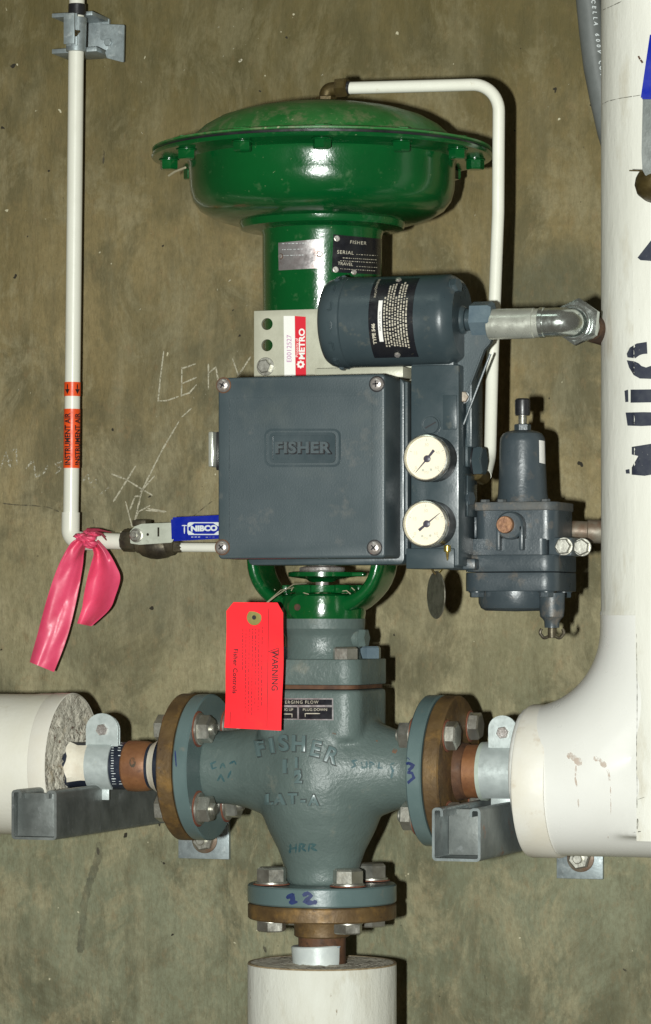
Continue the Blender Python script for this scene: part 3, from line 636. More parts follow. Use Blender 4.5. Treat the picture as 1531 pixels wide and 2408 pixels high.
# ================================================================== MOUNTING PLATE
DP = .3610
pl0 = P(597, 731, DP); pl1 = P(970, 1240, DP)
b = BM(); box(b, pl0.x, pl1.x, DP-.004, DP, pl1.z, pl0.z, .0006)
cu = BM()
for y in (762, 812): q = P(628, y, DP); cyl(cu, q+Vector((0, .02, 0)), q+Vector((0, -.02, 0)), .0060, 28)
b = cut(b, cu)
mp_ = thing('mounting_plate', 'beige metal mounting plate with two holes behind the grey positioner', 'bracket', (pl0.x, -DP, pl1.z))
mpo = part('plate', b, MBP, mp_)
b = BM(); box(b, pl0.x+.02, pl1.x-.03, .345, DP-.0045, pl1.z+.02, pl0.z-.09, .001); part('spacer', b, MBP, mp_)
b = BM(); q0 = P(762, 869, DP+.012); q1 = P(968, 884, DP+.012); box(b, q0.x, q1.x, DP+.0005, DP+.040, q1.z-.003, q0.z-.001, .0006)
part('shelf_flange', b, MBP, mp_)
q = P(625, 862, DP); bolt(mp_, q, (0, -1, 0), .0062, .0055, MZ, 'hex_screw', washer=.0092, wt=.0015, rot=10)
TPm = bvh(mpo)
st = part('asset_sticker', sheet(TPm, [(667, 743), (693, 743), (695, 888), (669, 888)], .0001, 2, 4, .0002), MST, mp_, 'white asset sticker printed E0012527')
s2 = part('asset_sticker', sheet(TPm, [(693.4, 743), (719, 745), (720, 888), (695.4, 888)], .0001, 2, 4, .0002), MSTR, mp_, 'red property sticker printed METRO')
b = BM(); letter_on(b, TPm, "E0012527", 681, 820, 11.5, -90, off=.0006, spacing=1.02, bold=.005); part('sticker_print', b, MPR, st)
b = BM(); letter_on(b, TPm, "METRO", 711, 809, 13.5, -90, off=.0006, bold=.035, sx=1.18); letter_on(b, TPm, "Property of", 699, 818, 6.5, -90, off=.0006, sx=1.05)
for k in range(8):
    a = R(45*k); stroke_on(b, TPm, [(707.5+5*math.cos(a), 857+5*math.sin(a)), (707.5+9.5*math.cos(a), 857+9.5*math.sin(a))], 6, .0006)
b2 = BM()
for k in range(24):
    a = R(15*k); c_ = R(15*(k+1)); poly_on(b, TPm, [(707.5+3.5*math.cos(a), 857+3.5*math.sin(a)), (707.5+8*math.cos(a), 857+8*math.sin(a)), (707.5+8*math.cos(c_), 857+8*math.sin(c_)), (707.5+3.5*math.cos(c_), 857+3.5*math.sin(c_))], .0005)
b2.free(); part('sticker_print', b, MST, s2)
# ================================================================== POSITIONER BOX
DB = .480
ps = thing('valve_positioner', 'grey positioner box with screwed cover in front of the green yoke', 'positioner', P(700, 1325, .40))
c0 = P(512.5, 888.5, DB); c1 = P(905, 1312, DB)
b = BM(); box(b, c0.x, c1.x, DB-.050, DB, c1.z, c0.z, vert=('y', .004), bev=.0022, seg=3)
# shallow groove round the raised centre field
g0 = P(539, 936, DB); g1 = P(877, 1276, DB); cu = BM(); gw = .0010
cr_ = [[[cu.verts.new((x, y, z)) for x, z in ((g0.x+e, g1.z+e), (g1.x-e, g1.z+e), (g1.x-e, g0.z-e), (g0.x+e, g0.z-e))] for e in (0, gw)] for y in (-DB+.0010, -DB-.002)]
for i in range(4):
    j = (i+1) % 4
    for l in (0, 1): cu.faces.new((cr_[l][0][i], cr_[l][0][j], cr_[l][1][j], cr_[l][1][i]))
    for e in (0, 1): cu.faces.new((cr_[0][e][i], cr_[0][e][j], cr_[1][e][j], cr_[1][e][i]))
bmesh.ops.recalc_face_normals(cu, faces=cu.faces)
b = cut(b, cu)
cv = part('cover', b, MSL, ps); TCV = bvh(cv)
b = BM(); box(b, c0.x+.012, c1.x+.003, .385, DB-.0510, c1.z-.0055, c0.z-.001, vert=('y', .006), bev=.0015); part('housing', b, MSD, ps)
b = BM(); box(b, c1.x+.0005, c1.x+.0055, DB-.068, DB-.054, c1.z+.004, c0.z-.004, .0008)
box(b, c1.x+.0035, c1.x+.0085, .388, .402, c1.z-.004, c0.z-.004, .0008); part('side_lip', b, MSL, ps)
# badge
def rring(tree, x0, y0, x1, y1, r, wd, off, th):
    bb = BM(); pts = []
    for cx, cy, s in ((x1-r, y0+r, -90), (x1-r, y1-r, 0), (x0+r, y1-r, 90), (x0+r, y0+r, 180)):
        for k in range(6): a = R(s+18*k); pts.append((cx+r*math.cos(a), cy+r*math.sin(a), math.cos(a), math.sin(a)))
    n_ = len(pts); A1 = [bb.verts.new(hit(tree, p[0], p[1], off-th)) for p in pts]; A2 = [bb.verts.new(hit(tree, p[0], p[1], off)) for p in pts]
    B2 = [bb.verts.new(hit(tree, p[0]-p[2]*wd, p[1]-p[3]*wd, off)) for p in pts]; B1 = [bb.verts.new(hit(tree, p[0]-p[2]*wd, p[1]-p[3]*wd, off-th)) for p in pts]
    for i in range(n_):
        j = (i+1) % n_
        for X, Y in ((A1, A2), (A2, B2), (B2, B1)): bb.faces.new((X[i], X[j], Y[j], Y[i]))
    bmesh.ops.recalc_face_normals(bb, faces=bb.faces); return bb
b = rring(TCV, 622, 1008, 802, 1098, 18, 5, .0009, .0012); merge(b, rring(TCV, 635, 1017, 790, 1089, 12, 7, .0020, .0024))
part('badge_frame', b, MSD, cv)
b = BM(); merge(b, sheet(TCV, [(641, 1024), (784, 1024), (784, 1083), (641, 1083)], .0002, 6, 3, .0002)); part('badge_field', b, MSD, cv)
b = BM(); letter_on(b, TCV, "FISHER", 712, 1054, 26, 0, off=.0012, bold=.035, extrude=.0009, sx=1.12, spacing=1.08)
bb = BM(); letter_on(bb, TCV, "FISHER", 713.5, 1055, 26, 0, off=.0006, bold=.075, sx=1.12, spacing=1.08); part("badge_outline", bb, MK, cv)  # wider black copy of the letters, set slightly right and down
b = evaluate(b, [('BEVEL', dict(width=.0003, segments=1, limit_method='ANGLE', angle_limit=R(50)))])
part('badge_lettering', b, MSL, cv)
for x, y in ((526, 906), (886.5, 903), (523, 1287), (881, 1288)):
    q = P(x, y, DB); b = BM(); lathe(b, [(.0066, -.0005), (.0066, .0012), (.0060, .0026), (.0046, .0036), (.0025, .0041), (0, .0042)], frame(q, (0, -1, 0)), 28)
    s_ = part('cover_screw', b, MCH, ps)
    b = BM(); M = frame(q+Vector((0, -.00405, 0)), (0, -1, 0)) @ Matrix.Rotation(R(random.uniform(0, 60)), 4, 'Z')
    for k in (0, 90):
        bb = BM(); bmesh.ops.create_cube(bb, size=1)
        for vv in bb.verts: vv.co = Vector((vv.co.x*.0062, vv.co.y*.0013, vv.co.z*.0007))
        bb.transform(M @ Matrix.Rotation(R(k), 4, 'Z')); merge(b, bb)
    part('cross_slot', b, MKP, s_)
    b = BM(); lathe(b, [(.0078, -.0003), (.0078, .0004), (.0066, .0004)], frame(q, (0, -1, 0)), 28, cap=False); part('screw_recess', b, MRD if x < 600 else MK, s_)
q0 = P(491, 1015, .43); q1 = P(503, 1098, .43); b = BM(); box(b, q0.x, q1.x, .395, .432, q1.z, q0.z, .0015); part('side_latch', b, MNP, ps)
b = BM(); box(b, q1.x+.0002, c0.x+.014, .40, .425, q1.z-.003, q0.z+.0, .001); part('latch_hinge', b, MK, ps)
# ================================================================== MANIFOLD AND GAUGES (bolted to the positioner's right)
DM = .428
mf = thing('gauge_manifold', 'dark blue grey manifold block right of the positioner carrying two gauges', 'manifold', P(1030, 1330, .39))
m0 = P(966, 860, DM); m1 = P(1079, 1331, DM)
b = BM(); box(b, m0.x, m1.x, .375, DM, m1.z, m0.z, .0015); mfo = part('manifold_block', b, MSD, mf)
q0 = P(1083, 800, .405); q1 = P(1108, 1052, .405); b = BM(); box(b, m1.x+.0015, q1.x+.002, .372, .410, q1.z, q0.z, .001)
q0 = P(1079, 1118, .400); q1 = P(1105, 1215, .400); box(b, m1.x+.0005, q1.x-.001, .372, .404, q1.z, q0.z, .001); part('side_plate', b, MSD, mf)
q0 = P(1042, 930, DM); b = BM(); box(b, q0.x, m1.x-.002, DM-.001, DM+.0012, P(0, 1030, DM).z, q0.z, .0006); part('raised_pad', b, MSD, mf)
# gusset
b = BM(); M = Matrix.Translation((0, -.366, 0)) @ Matrix(((1, 0, 0, 0), (0, 0, -1, 0), (0, 1, 0, 0), (0, 0, 0, 1)))
def G(px, py, D): q = P(px, py, D); return (q.x, q.z)
prism(b, [G(1086, 775, .37), G(1182, 782, .37), G(1182, 812, .37), G(1166, 830, .37), G(1124, 940, .37), G(1100, 1000, .37), G(1084, 1000, .37)], Matrix.Translation((0, -.036, 0)) @ M, .010, .0012); part('gusset', b, MSL, mf)
b = BM(); tube(b, [P(1153, 832, .413), P(1112, 940, .413), P(1090, 998, .413)], .0013, 8); part('gusset_rib', b, MSD, mf)
bolt(mf, P(1089, 934, .411), (.25, -1, 0), .0050, .005, MNB, 'hex_screw', washer=.0064, wt=.0012, wm=MSR)
q = P(1014, 1000, DM); b = BM(); lathe(b, [(.0098, 0), (.0098, .0012), (.0086, .0012), (.0084, .0004), (.0080, .0003), (.0078, .0020), (0, .0022)], frame(q, (0, -1, 0)), 36); sp = part('slotted_plug', b, MSD, mf)
b = BM(); bb = BM(); bmesh.ops.create_cube(bb, size=1)
for vv in bb.verts: vv.co = Vector((vv.co.x*.0013, vv.co.y*.0006, vv.co.z*.012))
bb.transform(Matrix.Translation(q+Vector((0, -.0021, 0))) @ Matrix.Rotation(R(62), 4, 'Y')); merge(b, bb); part('slot', b, MKP, sp)
# fitting boss for the tube
q = P(1092, 1083, .395); b = BM(); box(b, m1.x+.001, q.x+.007, .372, .408, P(0, 1116, .395).z, P(0, 1050, .395).z, .002); part('port_boss', b, MSD, mf)
bolt(mf, Vector((q.x+.0065, -.385, q.z)), (1, 0, 0), .0130, .009, MSD, 'port_nut', washer=.014, wt=.002, wm=MK)
bolt(mf, P(1098, 1172, .398), (1, -.3, 0), .0062, .004, MSR, 'pipe_plug', washer=.0085, wt=.002, wm=MSR)
bolt(mf, P(1086, 1120, .404), (0, -1, 0), .0028, .003, MZ, 'vent_screw')
q0 = P(985, 1290, DM-.002); b = BM(); box(b, m0.x-.004, m1.x-.004, .374, DM+.003, m1.z-.0025, P(0, 1296, DM).z, .0012); part('lower_pad', b, MSD, mf)
def gauge(label, px, py, tip, tail, piv):
    g = thing('pressure_gauge', label, 'gauge', P(px, py, DM), 'pressure gauges on the manifold')
    F = frame(P(px, py, .4600), (0, -1, 0)); r = 55*S(.46, px)
    b = BM(); lathe(b, [(r*.30, -.034), (r*.35, -.0292), (r*.95, -.0285), (r*.995, -.0265), (r*.995, -.005), (r*.99, -.002), (0, -.002)], F, 56); part('gauge_case', b, MK, g)
    b = BM(); lathe(b, [(r*.985, -.0045), (r*1.015, -.004), (r*1.03, -.001), (r*1.02, .002), (r*.985, .0040), (r*.94, .0045), (r*.905, .0030), (r*.90, -.001)], F, 56, cap=False); part('bezel', b, MBE, g)
    b = BM(); lathe(b, [(0, -.0005), (r*.92, -.0005), (r*.92, -.0015), (0, -.0015)], F, 56); dl = part('dial', b, MDI, g)
    Fi = F @ Matrix.Diagonal((-1, 1, 1, 1)) if False else F
    def q(x, y, h): return F @ Vector((x, y, h))
    # frame() x axis for -Y with up Z : find signs so that x runs right in the picture
    sx = 1 if (F.to_3x3() @ Vector((1, 0, 0))).x > 0 else -1; sy = 1 if (F.to_3x3() @ Vector((0, 1, 0))).z > 0 else -1
    b = BM()
    for k in range(41):
        a = R(225-270*k/40); big = k % 10 == 0; r0, r1 = (.72 if big else .78)*r, .84*r; wv = (.0004 if big else .00018)
        d = Vector((math.cos(a), math.sin(a))); n = Vector((-d.y, d.x))*wv; vs_ = []
        for rr, sg in ((r0, 1), (r1, 1), (r1, -1), (r0, -1)): p = d*rr+n*sg; vs_.append(b.verts.new(q(p.x*sx, p.y*sy, -.0002)))
        b.faces.new(vs_)
    for s, x, y, h in (('0', -.48, -.42, .14), ('15', -.5, .22, .14), ('30', 0, .56, .14), ('45', .5, .22, .14), ('60', .46, -.42, .14), ('PSI', 0, -.62, .12)):
        t_ = text2d(s, r*h/.72, .0)
        for v_ in t_.verts: v_.co = q((v_.co.x+x*r)*sx, (v_.co.y+y*r)*sy, -.0002)
        merge(b, t_)
    part('dial_print', b, MDP, dl)
    b = BM()
    for cx, cy in ((-.16, -.52), (.20, -.50)):
        c2 = F @ Vector((cx*r*sx, cy*r*sy, -.0004)); lathe(b, [(0, .0004), (r*.055, .0004), (r*.055, 0)], frame(c2, (0, -1, 0)), 14)
    part('dial_screw', b, MDP, dl)
    k = S(.46, px); w_ = lambda t: Vector(((t[0]-piv[0])*k/.95*1.0, -(t[1]-piv[1])*k, 0)); o_ = Vector(((piv[0]-px)*k/.95, -(piv[1]-py)*k, 0))
    b = BM()
    T_, L_ = w_(tip), w_(tail); d = T_.normalized(); n = Vector((-d.y, d.x, 0))
    for pts in ([o_+n*.0008, o_+T_+n*.0002, o_+T_-n*.0002, o_-n*.0008], [o_+n*.0009, o_+L_+n*.0014, o_+L_-n*.0014, o_-n*.0009]):
        for hh in (.0012,): b.faces.new([b.verts.new(q(p.x*sx, p.y*sy, hh)) for p in pts])
    g2 = bmesh.ops.extrude_face_region(b, geom=b.faces[:]); bmesh.ops.translate(b, verts=[x for x in g2['geom'] if isinstance(x, bmesh.types.BMVert)], vec=(0, .0004, 0)); bmesh.ops.recalc_face_normals(b, faces=b.faces)
    lathe(b, [(.0034, .0004), (.0034, .0016), (.0018, .0022), (0, .0022)], F @ Matrix.Translation((o_.x*sx, o_.y*sy, 0)), 20)
    part('needle', b, MNE, g)
    b = BM(); lathe(b, [(0, .0032), (r*.91, .0030)], F, 40, cap=False); part('lens', b, MGL, g)
gauge('upper round pressure gauge with its needle pointing to lower left', 1003, 1077, (978, 1111), (1021, 1059), (1005, 1079))
gauge('lower round pressure gauge with its needle pointing to upper right', 1001, 1232, (1034.5, 1207), (986, 1247), (1004, 1232))
# hanging metal tag with chain
mt_ = thing('hanging_tag', 'tarnished oval metal tag hanging on a bead chain below the gauges', 'tag', P(1026, 1455, .40))
b = BM(); c = P(1026, 1399, .40); ax = (Matrix.Rotation(R(-51), 3, 'Z') @ Vector((0, -1, 0))); F = frame(c, ax)
lathe(b, [(0, -.0007), (.0228, -.0007), (.0233, 0), (.0228, .0007), (0, .0007)], F, 40)
hot = [c+Vector((0, 0, -.0228))]
part('tag_disc', b, MPC, mt_)
b = BM()
ch = [P(1008, 1296, .405), P(1007, 1308, .405), P(1009, 1320, .404), P(1013, 1332, .402), P(1019, 1344, .401), P(1026, 1352, .40)]
for a, d in zip(ch, ch[1:]):
    for k in range(3): p = a+(d-a)*k/3; lathe(b, [(0, -.0014), (.0012, -.0007), (.0012, .0007), (0, .0014)], frame(p, d-a), 8)
part('bead_chain', b, MBR, mt_)
b = BM(); cyl(b, P(1052, 1282, .432), P(1052, 1298, .432), .0034, 14, .0008); cyl(b, P(1052, 1298, .432), P(1052.5, 1316, .432), .0018, 10, r2=.0009)
tube(b, [P(1052.5, 1316, .431), P(1048, 1328, .425), P(1038, 1342, .41), P(1028, 1352, .40)], .0009, 6)
part('brass_clip', b, MBY, mt_)
# ================================================================== CONVERTER (cylindrical)
DC = .418; cz = P(900, 757, DC).z; cr = 107.5*S(DC, 900)
cn = thing('signal_converter', 'dark grey cylindrical signal converter lying above the positioner', 'converter', Vector((P(930, 757, DC).x, -DC, cz-cr)))
xa = P(773, 757, DC).x; xb = P(828, 757, DC).x; xc = P(1062, 757, DC).x; xd = P(1088, 757, DC).x
MC = frame((0, -DC, cz), (1, 0, 0))
b = BM(); lathe(b, [(0, xb+.0005), (cr*.985, xb+.0005), (cr*.985, xc-.004), (cr*.985, xc), (cr*.955, xc+.003), (cr*.86, xd-.002), (cr*.80, xd), (0, xd)], MC, 72)
ho = part('housing', b, MSD, cn)
b = BM(); lathe(b, [(0, xa), (cr*.78, xa), (cr*.88, xa+.0018), (cr*.945, xa+.0055), (cr*.985, xa+.011), (cr, xa+.016), (cr, xb-.003), (cr*.995, xb-.001), (cr*.97, xb), (0, xb)], MC, 72)
for k in range(14):
    M = MC @ Matrix.Rotation(R(360/14*k+9), 4, 'Z') @ Matrix.Translation((cr*.99, 0, 0)); bb = BM(); bmesh.ops.create_cube(bb, size=1)
    for v_ in bb.verts: v_.co = Vector((v_.co.x*.0050+(-.0006 if v_.co.z < 0 else 0), v_.co.y*.0095, (xa+.0125) if v_.co.z < 0 else (xb-.0062)))
    bmesh.ops.bevel(bb, geom=bb.edges[:], offset=.0011, segments=2, affect='EDGES'); bb.transform(M); merge(b, bb)
part('screw_cap', b, MSD, cn)
TH_ = bvh(ho)
def arcx(px0, py): # follow the ring round the barrel at one height
    return px0
# label plate: constant x range on the barrel
def barrel(x, ang, off): return Vector((x, -DC-(cr*.985+off)*math.cos(ang), cz+(cr*.985+off)*math.sin(ang)))
def bpatch(x0, x1, a0, a1, off, n=14, th=.0005):
    bb = BM(); rows = [[bb.verts.new(barrel(x, R(a0+(a1-a0)*j/n), off)) for x in (x0, x1)] for j in range(n+1)]
    for A_, B_ in zip(rows, rows[1:]): bb.faces.new((A_[0], A_[1], B_[1], B_[0]))
    g = bmesh.ops.extrude_face_region(bb, geom=bb.faces[:])
    for vv in g['geom']:
        if isinstance(vv, bmesh.types.BMVert): vv.co += (vv.co-Vector((vv.co.x, -DC, cz))).normalized()*(-th)
    bmesh.ops.recalc_face_normals(bb, faces=bb.faces); return bb
px0 = P(866, 757, DC+cr).x; px1 = P(970, 757, DC+cr).x
lp = part('label_plate', bpatch(px0, px1, -56, 62, .0008, 20, .0007), MPL, cn)
b = BM()
def btext(bm, s, x, a, h, sx=1.0, bold=0.0):   # text running upward round the barrel
    t_ = text2d(s, h/.72, bold)
    for v_ in t_.verts: v_.co = barrel(x-v_.co.y, R(a)+v_.co.x*sx/cr, .0012)
    merge(bm, t_)
W_ = px1-px0
btext(b, "TYPE 546", px0+W_*.115, -20, W_*.075, 1.1, .0002)
btext(b, "INPUT", px0+W_*.12, 32, W_*.05); btext(b, "CONVERTER", px0+W_*.10, 50, W_*.05)
for k in range(9):
    x = px0+W_*(.36+.062*k); a = -38+random.uniform(-3, 3); end = random.uniform(40, 52) if k % 4 else 24
    while a < end:
        L_ = random.uniform(1.0, 4.0); merge(b, bpatch(x-W_*random.uniform(.012, .022), x+W_*.016, a, a+L_, .0011, 1, .0002)); a += L_+random.uniform(.8, 2.2)
part('label_print', b, MPT, lp)
part('label_field', bpatch(px0+W_*.22, px0+W_*.31, -30, 22, .0012, 10, .0003), MST, lp)
b = BM(); t_ = BM(); btext(b, "INPUT 4-20 MA", px0+W_*.27, -4, W_*.045); t_.free()
for v_ in b.verts: v_.co += (v_.co-Vector((v_.co.x, -DC, cz))).normalized()*.0004
part('label_print', b, MKP, lp)
for a in (-50, 56): q = barrel(px0+W_*.55, R(a), .0012); bolt(cn, q, q-Vector((q.x, -DC, cz)), .0024, .0015, MCH, 'rivet', washer=.0032, wt=.0005)
# boss, gland
bz = P(1100, 752, DC).z
b = BM(); cyl(b, (xd-.006, -DC, bz), (P(1097, 752, DC).x, -DC, bz), .0150, 28, .002, .0135); cyl(b, (P(1097, 752, DC).x, -DC, bz), (P(1118, 752, DC).x, -DC, bz), .0108, 24, .001); part('port_boss', b, MSD, cn)
bolt(cn, (P(1112, 748, DC).x, -DC, bz+.001), (1, 0, 0), .0145, .021, MBO, 'gland_nut', rot=18)
q = P(1082, 672, DC); bolt(cn, Vector((xc+.0075, -DC-.02, cz+.030)), (1, -.3, .2), .0062, .005, MSD, 'end_screw', washer=.008, wt=.002, wm=MSD)
b = BM(); box(b, P(985, 0, .40).x, P(1085, 0, .40).x, .380, .4255, cz-cr-.008, cz-cr*.55, .002); part('saddle', b, MSD, cn)
# conduit
cf = thing('conduit_elbow', 'silver conduit nipple and elbow running from the converter back to the wall', 'conduit', (P(1340, 762, DC).x, -DC, bz-.02))
xg = P(1150, 757, DC).x; nz = P(1250, 760, DC).z; rn = 36*S(DC, 1210)
b = BM(); cyl(b, (xg, -DC, nz), (P(1258, 760, DC).x, -DC, nz), rn, 36, .0008); part('nipple', b, MNP, cf)
b = BM(); cyl(b, (P(1258, 760, DC).x-.0005, -DC, nz), (P(1272, 760, DC).x, -DC, nz), rn*.95, 36, .0006)
tube(b, [(P(1256, 0, DC).x, -DC, nz+rn*.9), (P(1256, 0, DC).x, -DC-rn*.9, nz)], .0008, 6); part('collar', b, MNP, cf)
xe = P(1272, 760, DC).x; re = 34*S(DC, 1320); ez = P(1320, 757, DC).z; xt = P(1340, 757, DC).x
pts = fillet([(xe, -DC, ez), (xt, -DC, ez), (xt, -DC+.06, ez)], .0145, 14); b = BM(); tube(b, pts, re, 32); cyl(b, (xe-.001, -DC, ez), (xe+.004, -DC, ez), re*1.06, 32, .0005); part('elbow', b, MEL, cf)
b = BM(); lathe(b, [(re*1.0, 0), (re*1.12, 0), (re*1.22, .002), (re*1.22, .005), (re*1.1, .006)], frame((xt, -DC+.0135, ez), (0, -1, 0)), 40, cap=False)
part('throat_ring', b, MEL, cf)
bolt(cf, (xt+.002, -DC+.026, ez+.0015), (0, -1, 0), re*1.42, .0105, MEL, 'locknut', rot=24)
b = BM(); cyl(b, (xt, -DC+.03, ez), (xt, -.002, ez), re*.95, 28); part('wall_conduit', b, MRD, cf)
# ================================================================== SIGNAL TUBE
rt = 14.6*S(.29, 1175); DT = .29
tb = thing('signal_tube', 'white coated signal tube bent from the actuator top down to the manifold', 'tubing', P(1150, 1118, DT))
pth = fillet([P(822, 207, DT), P(1010, 202, DT), P(1173.5, 197.5, DT), P(1171.5, 500, DT), P(1158, 850, .30), P(1152, 1075, .33), P(1141, 1118, .355)], .028, 12)
b = BM(); tube(b, pth, rt, 20); part('tube', b, MW, tb)
b = BM(); q = P(806, 206, DT)
eb = fillet([P(767, 240, DT), P(767, 211, DT), P(796, 208, DT)], .007, 6); tube(b, eb, .0072, 16); part('brass_elbow', b, MBR, tb)
bolt(tb, P(792, 207, DT), (1, 0, .02), .0092, .0120, MBR, 'compression_nut', rot=10)
bolt(tb, P(767, 243, DT), (0, 0, 1), .0090, .0070, MBR, 'compression_nut', rot=15)
b = BM(); cyl(b, P(816, 206, DT), P(824, 206.5, DT), .0068, 18, .0006); part('ferrule', b, MK, tb)
b = BM(); cyl(b, P(1137, 1122, .358), P(1118, 1110, .380), .0078, 16, .001); part('ferrule', b, MBR, tb)
# ================================================================== AIR REGULATOR
DR = .340
def rz(y): return P(1229, y, DR).z
rg = thing('air_regulator', 'dark grey filter regulator with black capped top right of the gauges', 'regulator', Vector((P(1229, 0, DR).x, -DR, rz(1505))))
sr = S(DR, 1229); rx = P(1229, 0, DR).x; MRg = frame((rx, -DR, 0), (0, 0, 1))
b = BM(); lathe(b, [(0, rz(1186)), (62*sr, rz(1186)), (60*sr, rz(1172)), (58*sr, rz(1160)), (55*sr, rz(1100)), (53.5*sr, rz(1040)), (52*sr, rz(1030)), (46*sr, rz(1020)), (36*sr, rz(1015)), (22*sr, rz(1012)), (0, rz(1012))], MRg, 56)
scs = part('spring_case', b, MSR, rg)
b = BM(); cyl(b, (rx, -DR, rz(1014)), (rx, -DR, rz(975)), 9*sr, 18); 
for y in range(980, 1000, 3): cyl(b, (rx, -DR, rz(y+1)), (rx, -DR, rz(y-.6)), 11*sr, 18, .0003)
part('adjusting_screw', b, MZ, rg)
bolt(rg, (rx, -DR, rz(1012)), (0, 0, 1), 17*sr, .0062, MSR, 'locknut', rot=20)
b = BM(); lathe(b, [(0, rz(977)), (17*sr, rz(977)), (18*sr, rz(972)), (18.5*sr, rz(950)), (18*sr, rz(941)), (14*sr, rz(937)), (0, rz(936.5))], MRg, 28); part('black_cap', b, MK, rg)
TS = bvh(scs); b = sheet(TS, [(1267, 1035), (1280.5, 1037), (1281.5, 1091), (1268, 1088)], .0003, 4, 4, .0003); part('paper_label', b, MST, rg)
xl = P(1094, 0, .385).x; xr_ = P(1295, 0, .385).x; x_l = rx-.0465; x_r = rx+.0455
# flange plate under the spring case
b = BM(); box(b, rx-.0445, rx+.0435, DR-.040, DR+.040, rz(1203), rz(1183), vert=('z', .012), bev=.001)
for q in ((-.030, .033), (.031, .033), (-.012, .037)): bolt(rg, (rx+q[0], -DR-q[1]+.004, rz(1183)), (0, 0, 1), .0042, .0028, MDUSTY, 'flange_screw')
part('case_flange', b, MDUSTY, rg)
b = BM(); box(b, rx-.0400, rx+.0430, DR-.038, DR+.036, rz(1272), rz(1202.5), vert=('z', .013))
box(b, P(1084, 0, .37).x, rx-.036, DR-.02, DR+.028, rz(1268), rz(1207), .003)
box(b, P(1086, 0, .38).x, rx+.0340, DR-.034, DR+.040, rz(1306), rz(1269), vert=('z', .006))
part('regulator_body', b, MSR, rg)
# gauge port boss and copper plug
q = P(1200, 1236, .385)
b = BM(); cyl(b, q+Vector((0, .02, 0)), q+Vector((0, -.004, 0)), 33*S(.385, 1200), 36, .0015); w_ = 33*S(.385, 1200)
box(b, q.x-w_, q.x-w_+.004, .37, .389, P(0, 1302, .385).z, q.z, .001); box(b, q.x+w_-.004, q.x+w_, .37, .389, P(0, 1302, .385).z, q.z, .001); part('port_boss', b, MSR, rg)
q2 = P(1189, 1234, .390); b = BM(); lathe(b, [(.0085, -.003), (.0085, .003), (.0078, .0045), (0, .0045)], frame(q2, (0, -1, 0)), 26); part('pipe_plug', b, MCK, rg)
# lower blocks
b = BM(); box(b, rx-.0480, rx+.0460, DR-.044, DR+.046, rz(1345.8), rz(1306.5), vert=('z', .015), bev=.001); part('body_spacer', b, MSR, rg)
b = BM(); box(b, rx-.0480, rx+.0460, DR-.044, DR+.046, rz(1391), rz(1347.2), vert=('z', .015), bev=.001); part('bowl_flange', b, MSR, rg)
for sx in (-.037, .033): 
    for sy in (-.033, .033): bolt(rg, (rx+sx, -DR+sy, rz(1391)), (0, 0, -1), .0062, .0048, MSR, 'flange_nut', washer=.0082, wt=.0012, wm=MSR)
b = BM(); lathe(b, [(0, rz(1391)), (.0370, rz(1391)), (.0368, rz(1418)), (.0345, rz(1430)), (.030, rz(1436)), (.0, rz(1438))], frame((rx-.006, -DR-.002, 0), (0, 0, 1)), 48); part('bowl', b, MSR, rg)
dx = P(1298, 0, DR+.018).x; b = BM(); lathe(b, [(0, rz(1395)), (.0128, rz(1395)), (.0122, rz(1436)), (.0115, rz(1450)), (.0088, rz(1456)), (.0075, rz(1462)), (.0072, rz(1476)), (0, rz(1476))], frame((dx, -DR-.018, 0), (0, 0, 1)), 24)
part('drain_boss', b, MSR, rg)
b = BM(); yv = -DR-.018; zb_ = rz(1492); cyl(b, (dx, yv, rz(1476)), (dx, yv, rz(1500)), .0042, 14, .0005)
for s in (-1, 1): tube(b, fillet([(dx, yv, zb_), (dx+s*.008, yv, zb_-.004), (dx+s*.0125, yv, zb_+.002), (dx+s*.0105, yv, zb_+.0055)], .003, 5), .0016, 8)
part('drain_cock', b, MBZ, rg)
# clamp bolts through the side ear
b = BM(); e0 = P(1312, 1268, .375); e1 = P(1385, 1305, .375); box(b, rx+.0345, rx+.058, .335, .371, e1.z-.001, e0.z+.002, .002); part('mounting_ear', b, MSR, rg)
bolt(rg, P(1327, 1285, .374), (0, -1, 0), .0070, .0060, MZ, 'mounting_bolt', washer=.0088, wt=.0015, rot=5)
bolt(rg, P(1370, 1287, .372), (0, -1, 0), .0070, .0060, MZ, 'mounting_bolt', washer=.0088, wt=.0015, rot=25)
b = BM(); q0 = P(1053, 1314, .40); q1 = P(1094, 1340, .40); box(b, q0.x, q1.x+.01, .36, .40, q1.z, q0.z, .002); part('inlet_block', b, MSR, rg)
b = BM(); tube(b, [P(1330, 1248, .30), P(1356, 1248, .30), P(1450, 1252, .29)], .0098, 22); cyl(b, P(1380, 1249, .298), P(1450, 1252, .29), .0116, 20, .001); part('inlet_nipple', b, MNB, rg, 'brown stained inlet nipple going behind the white riser')
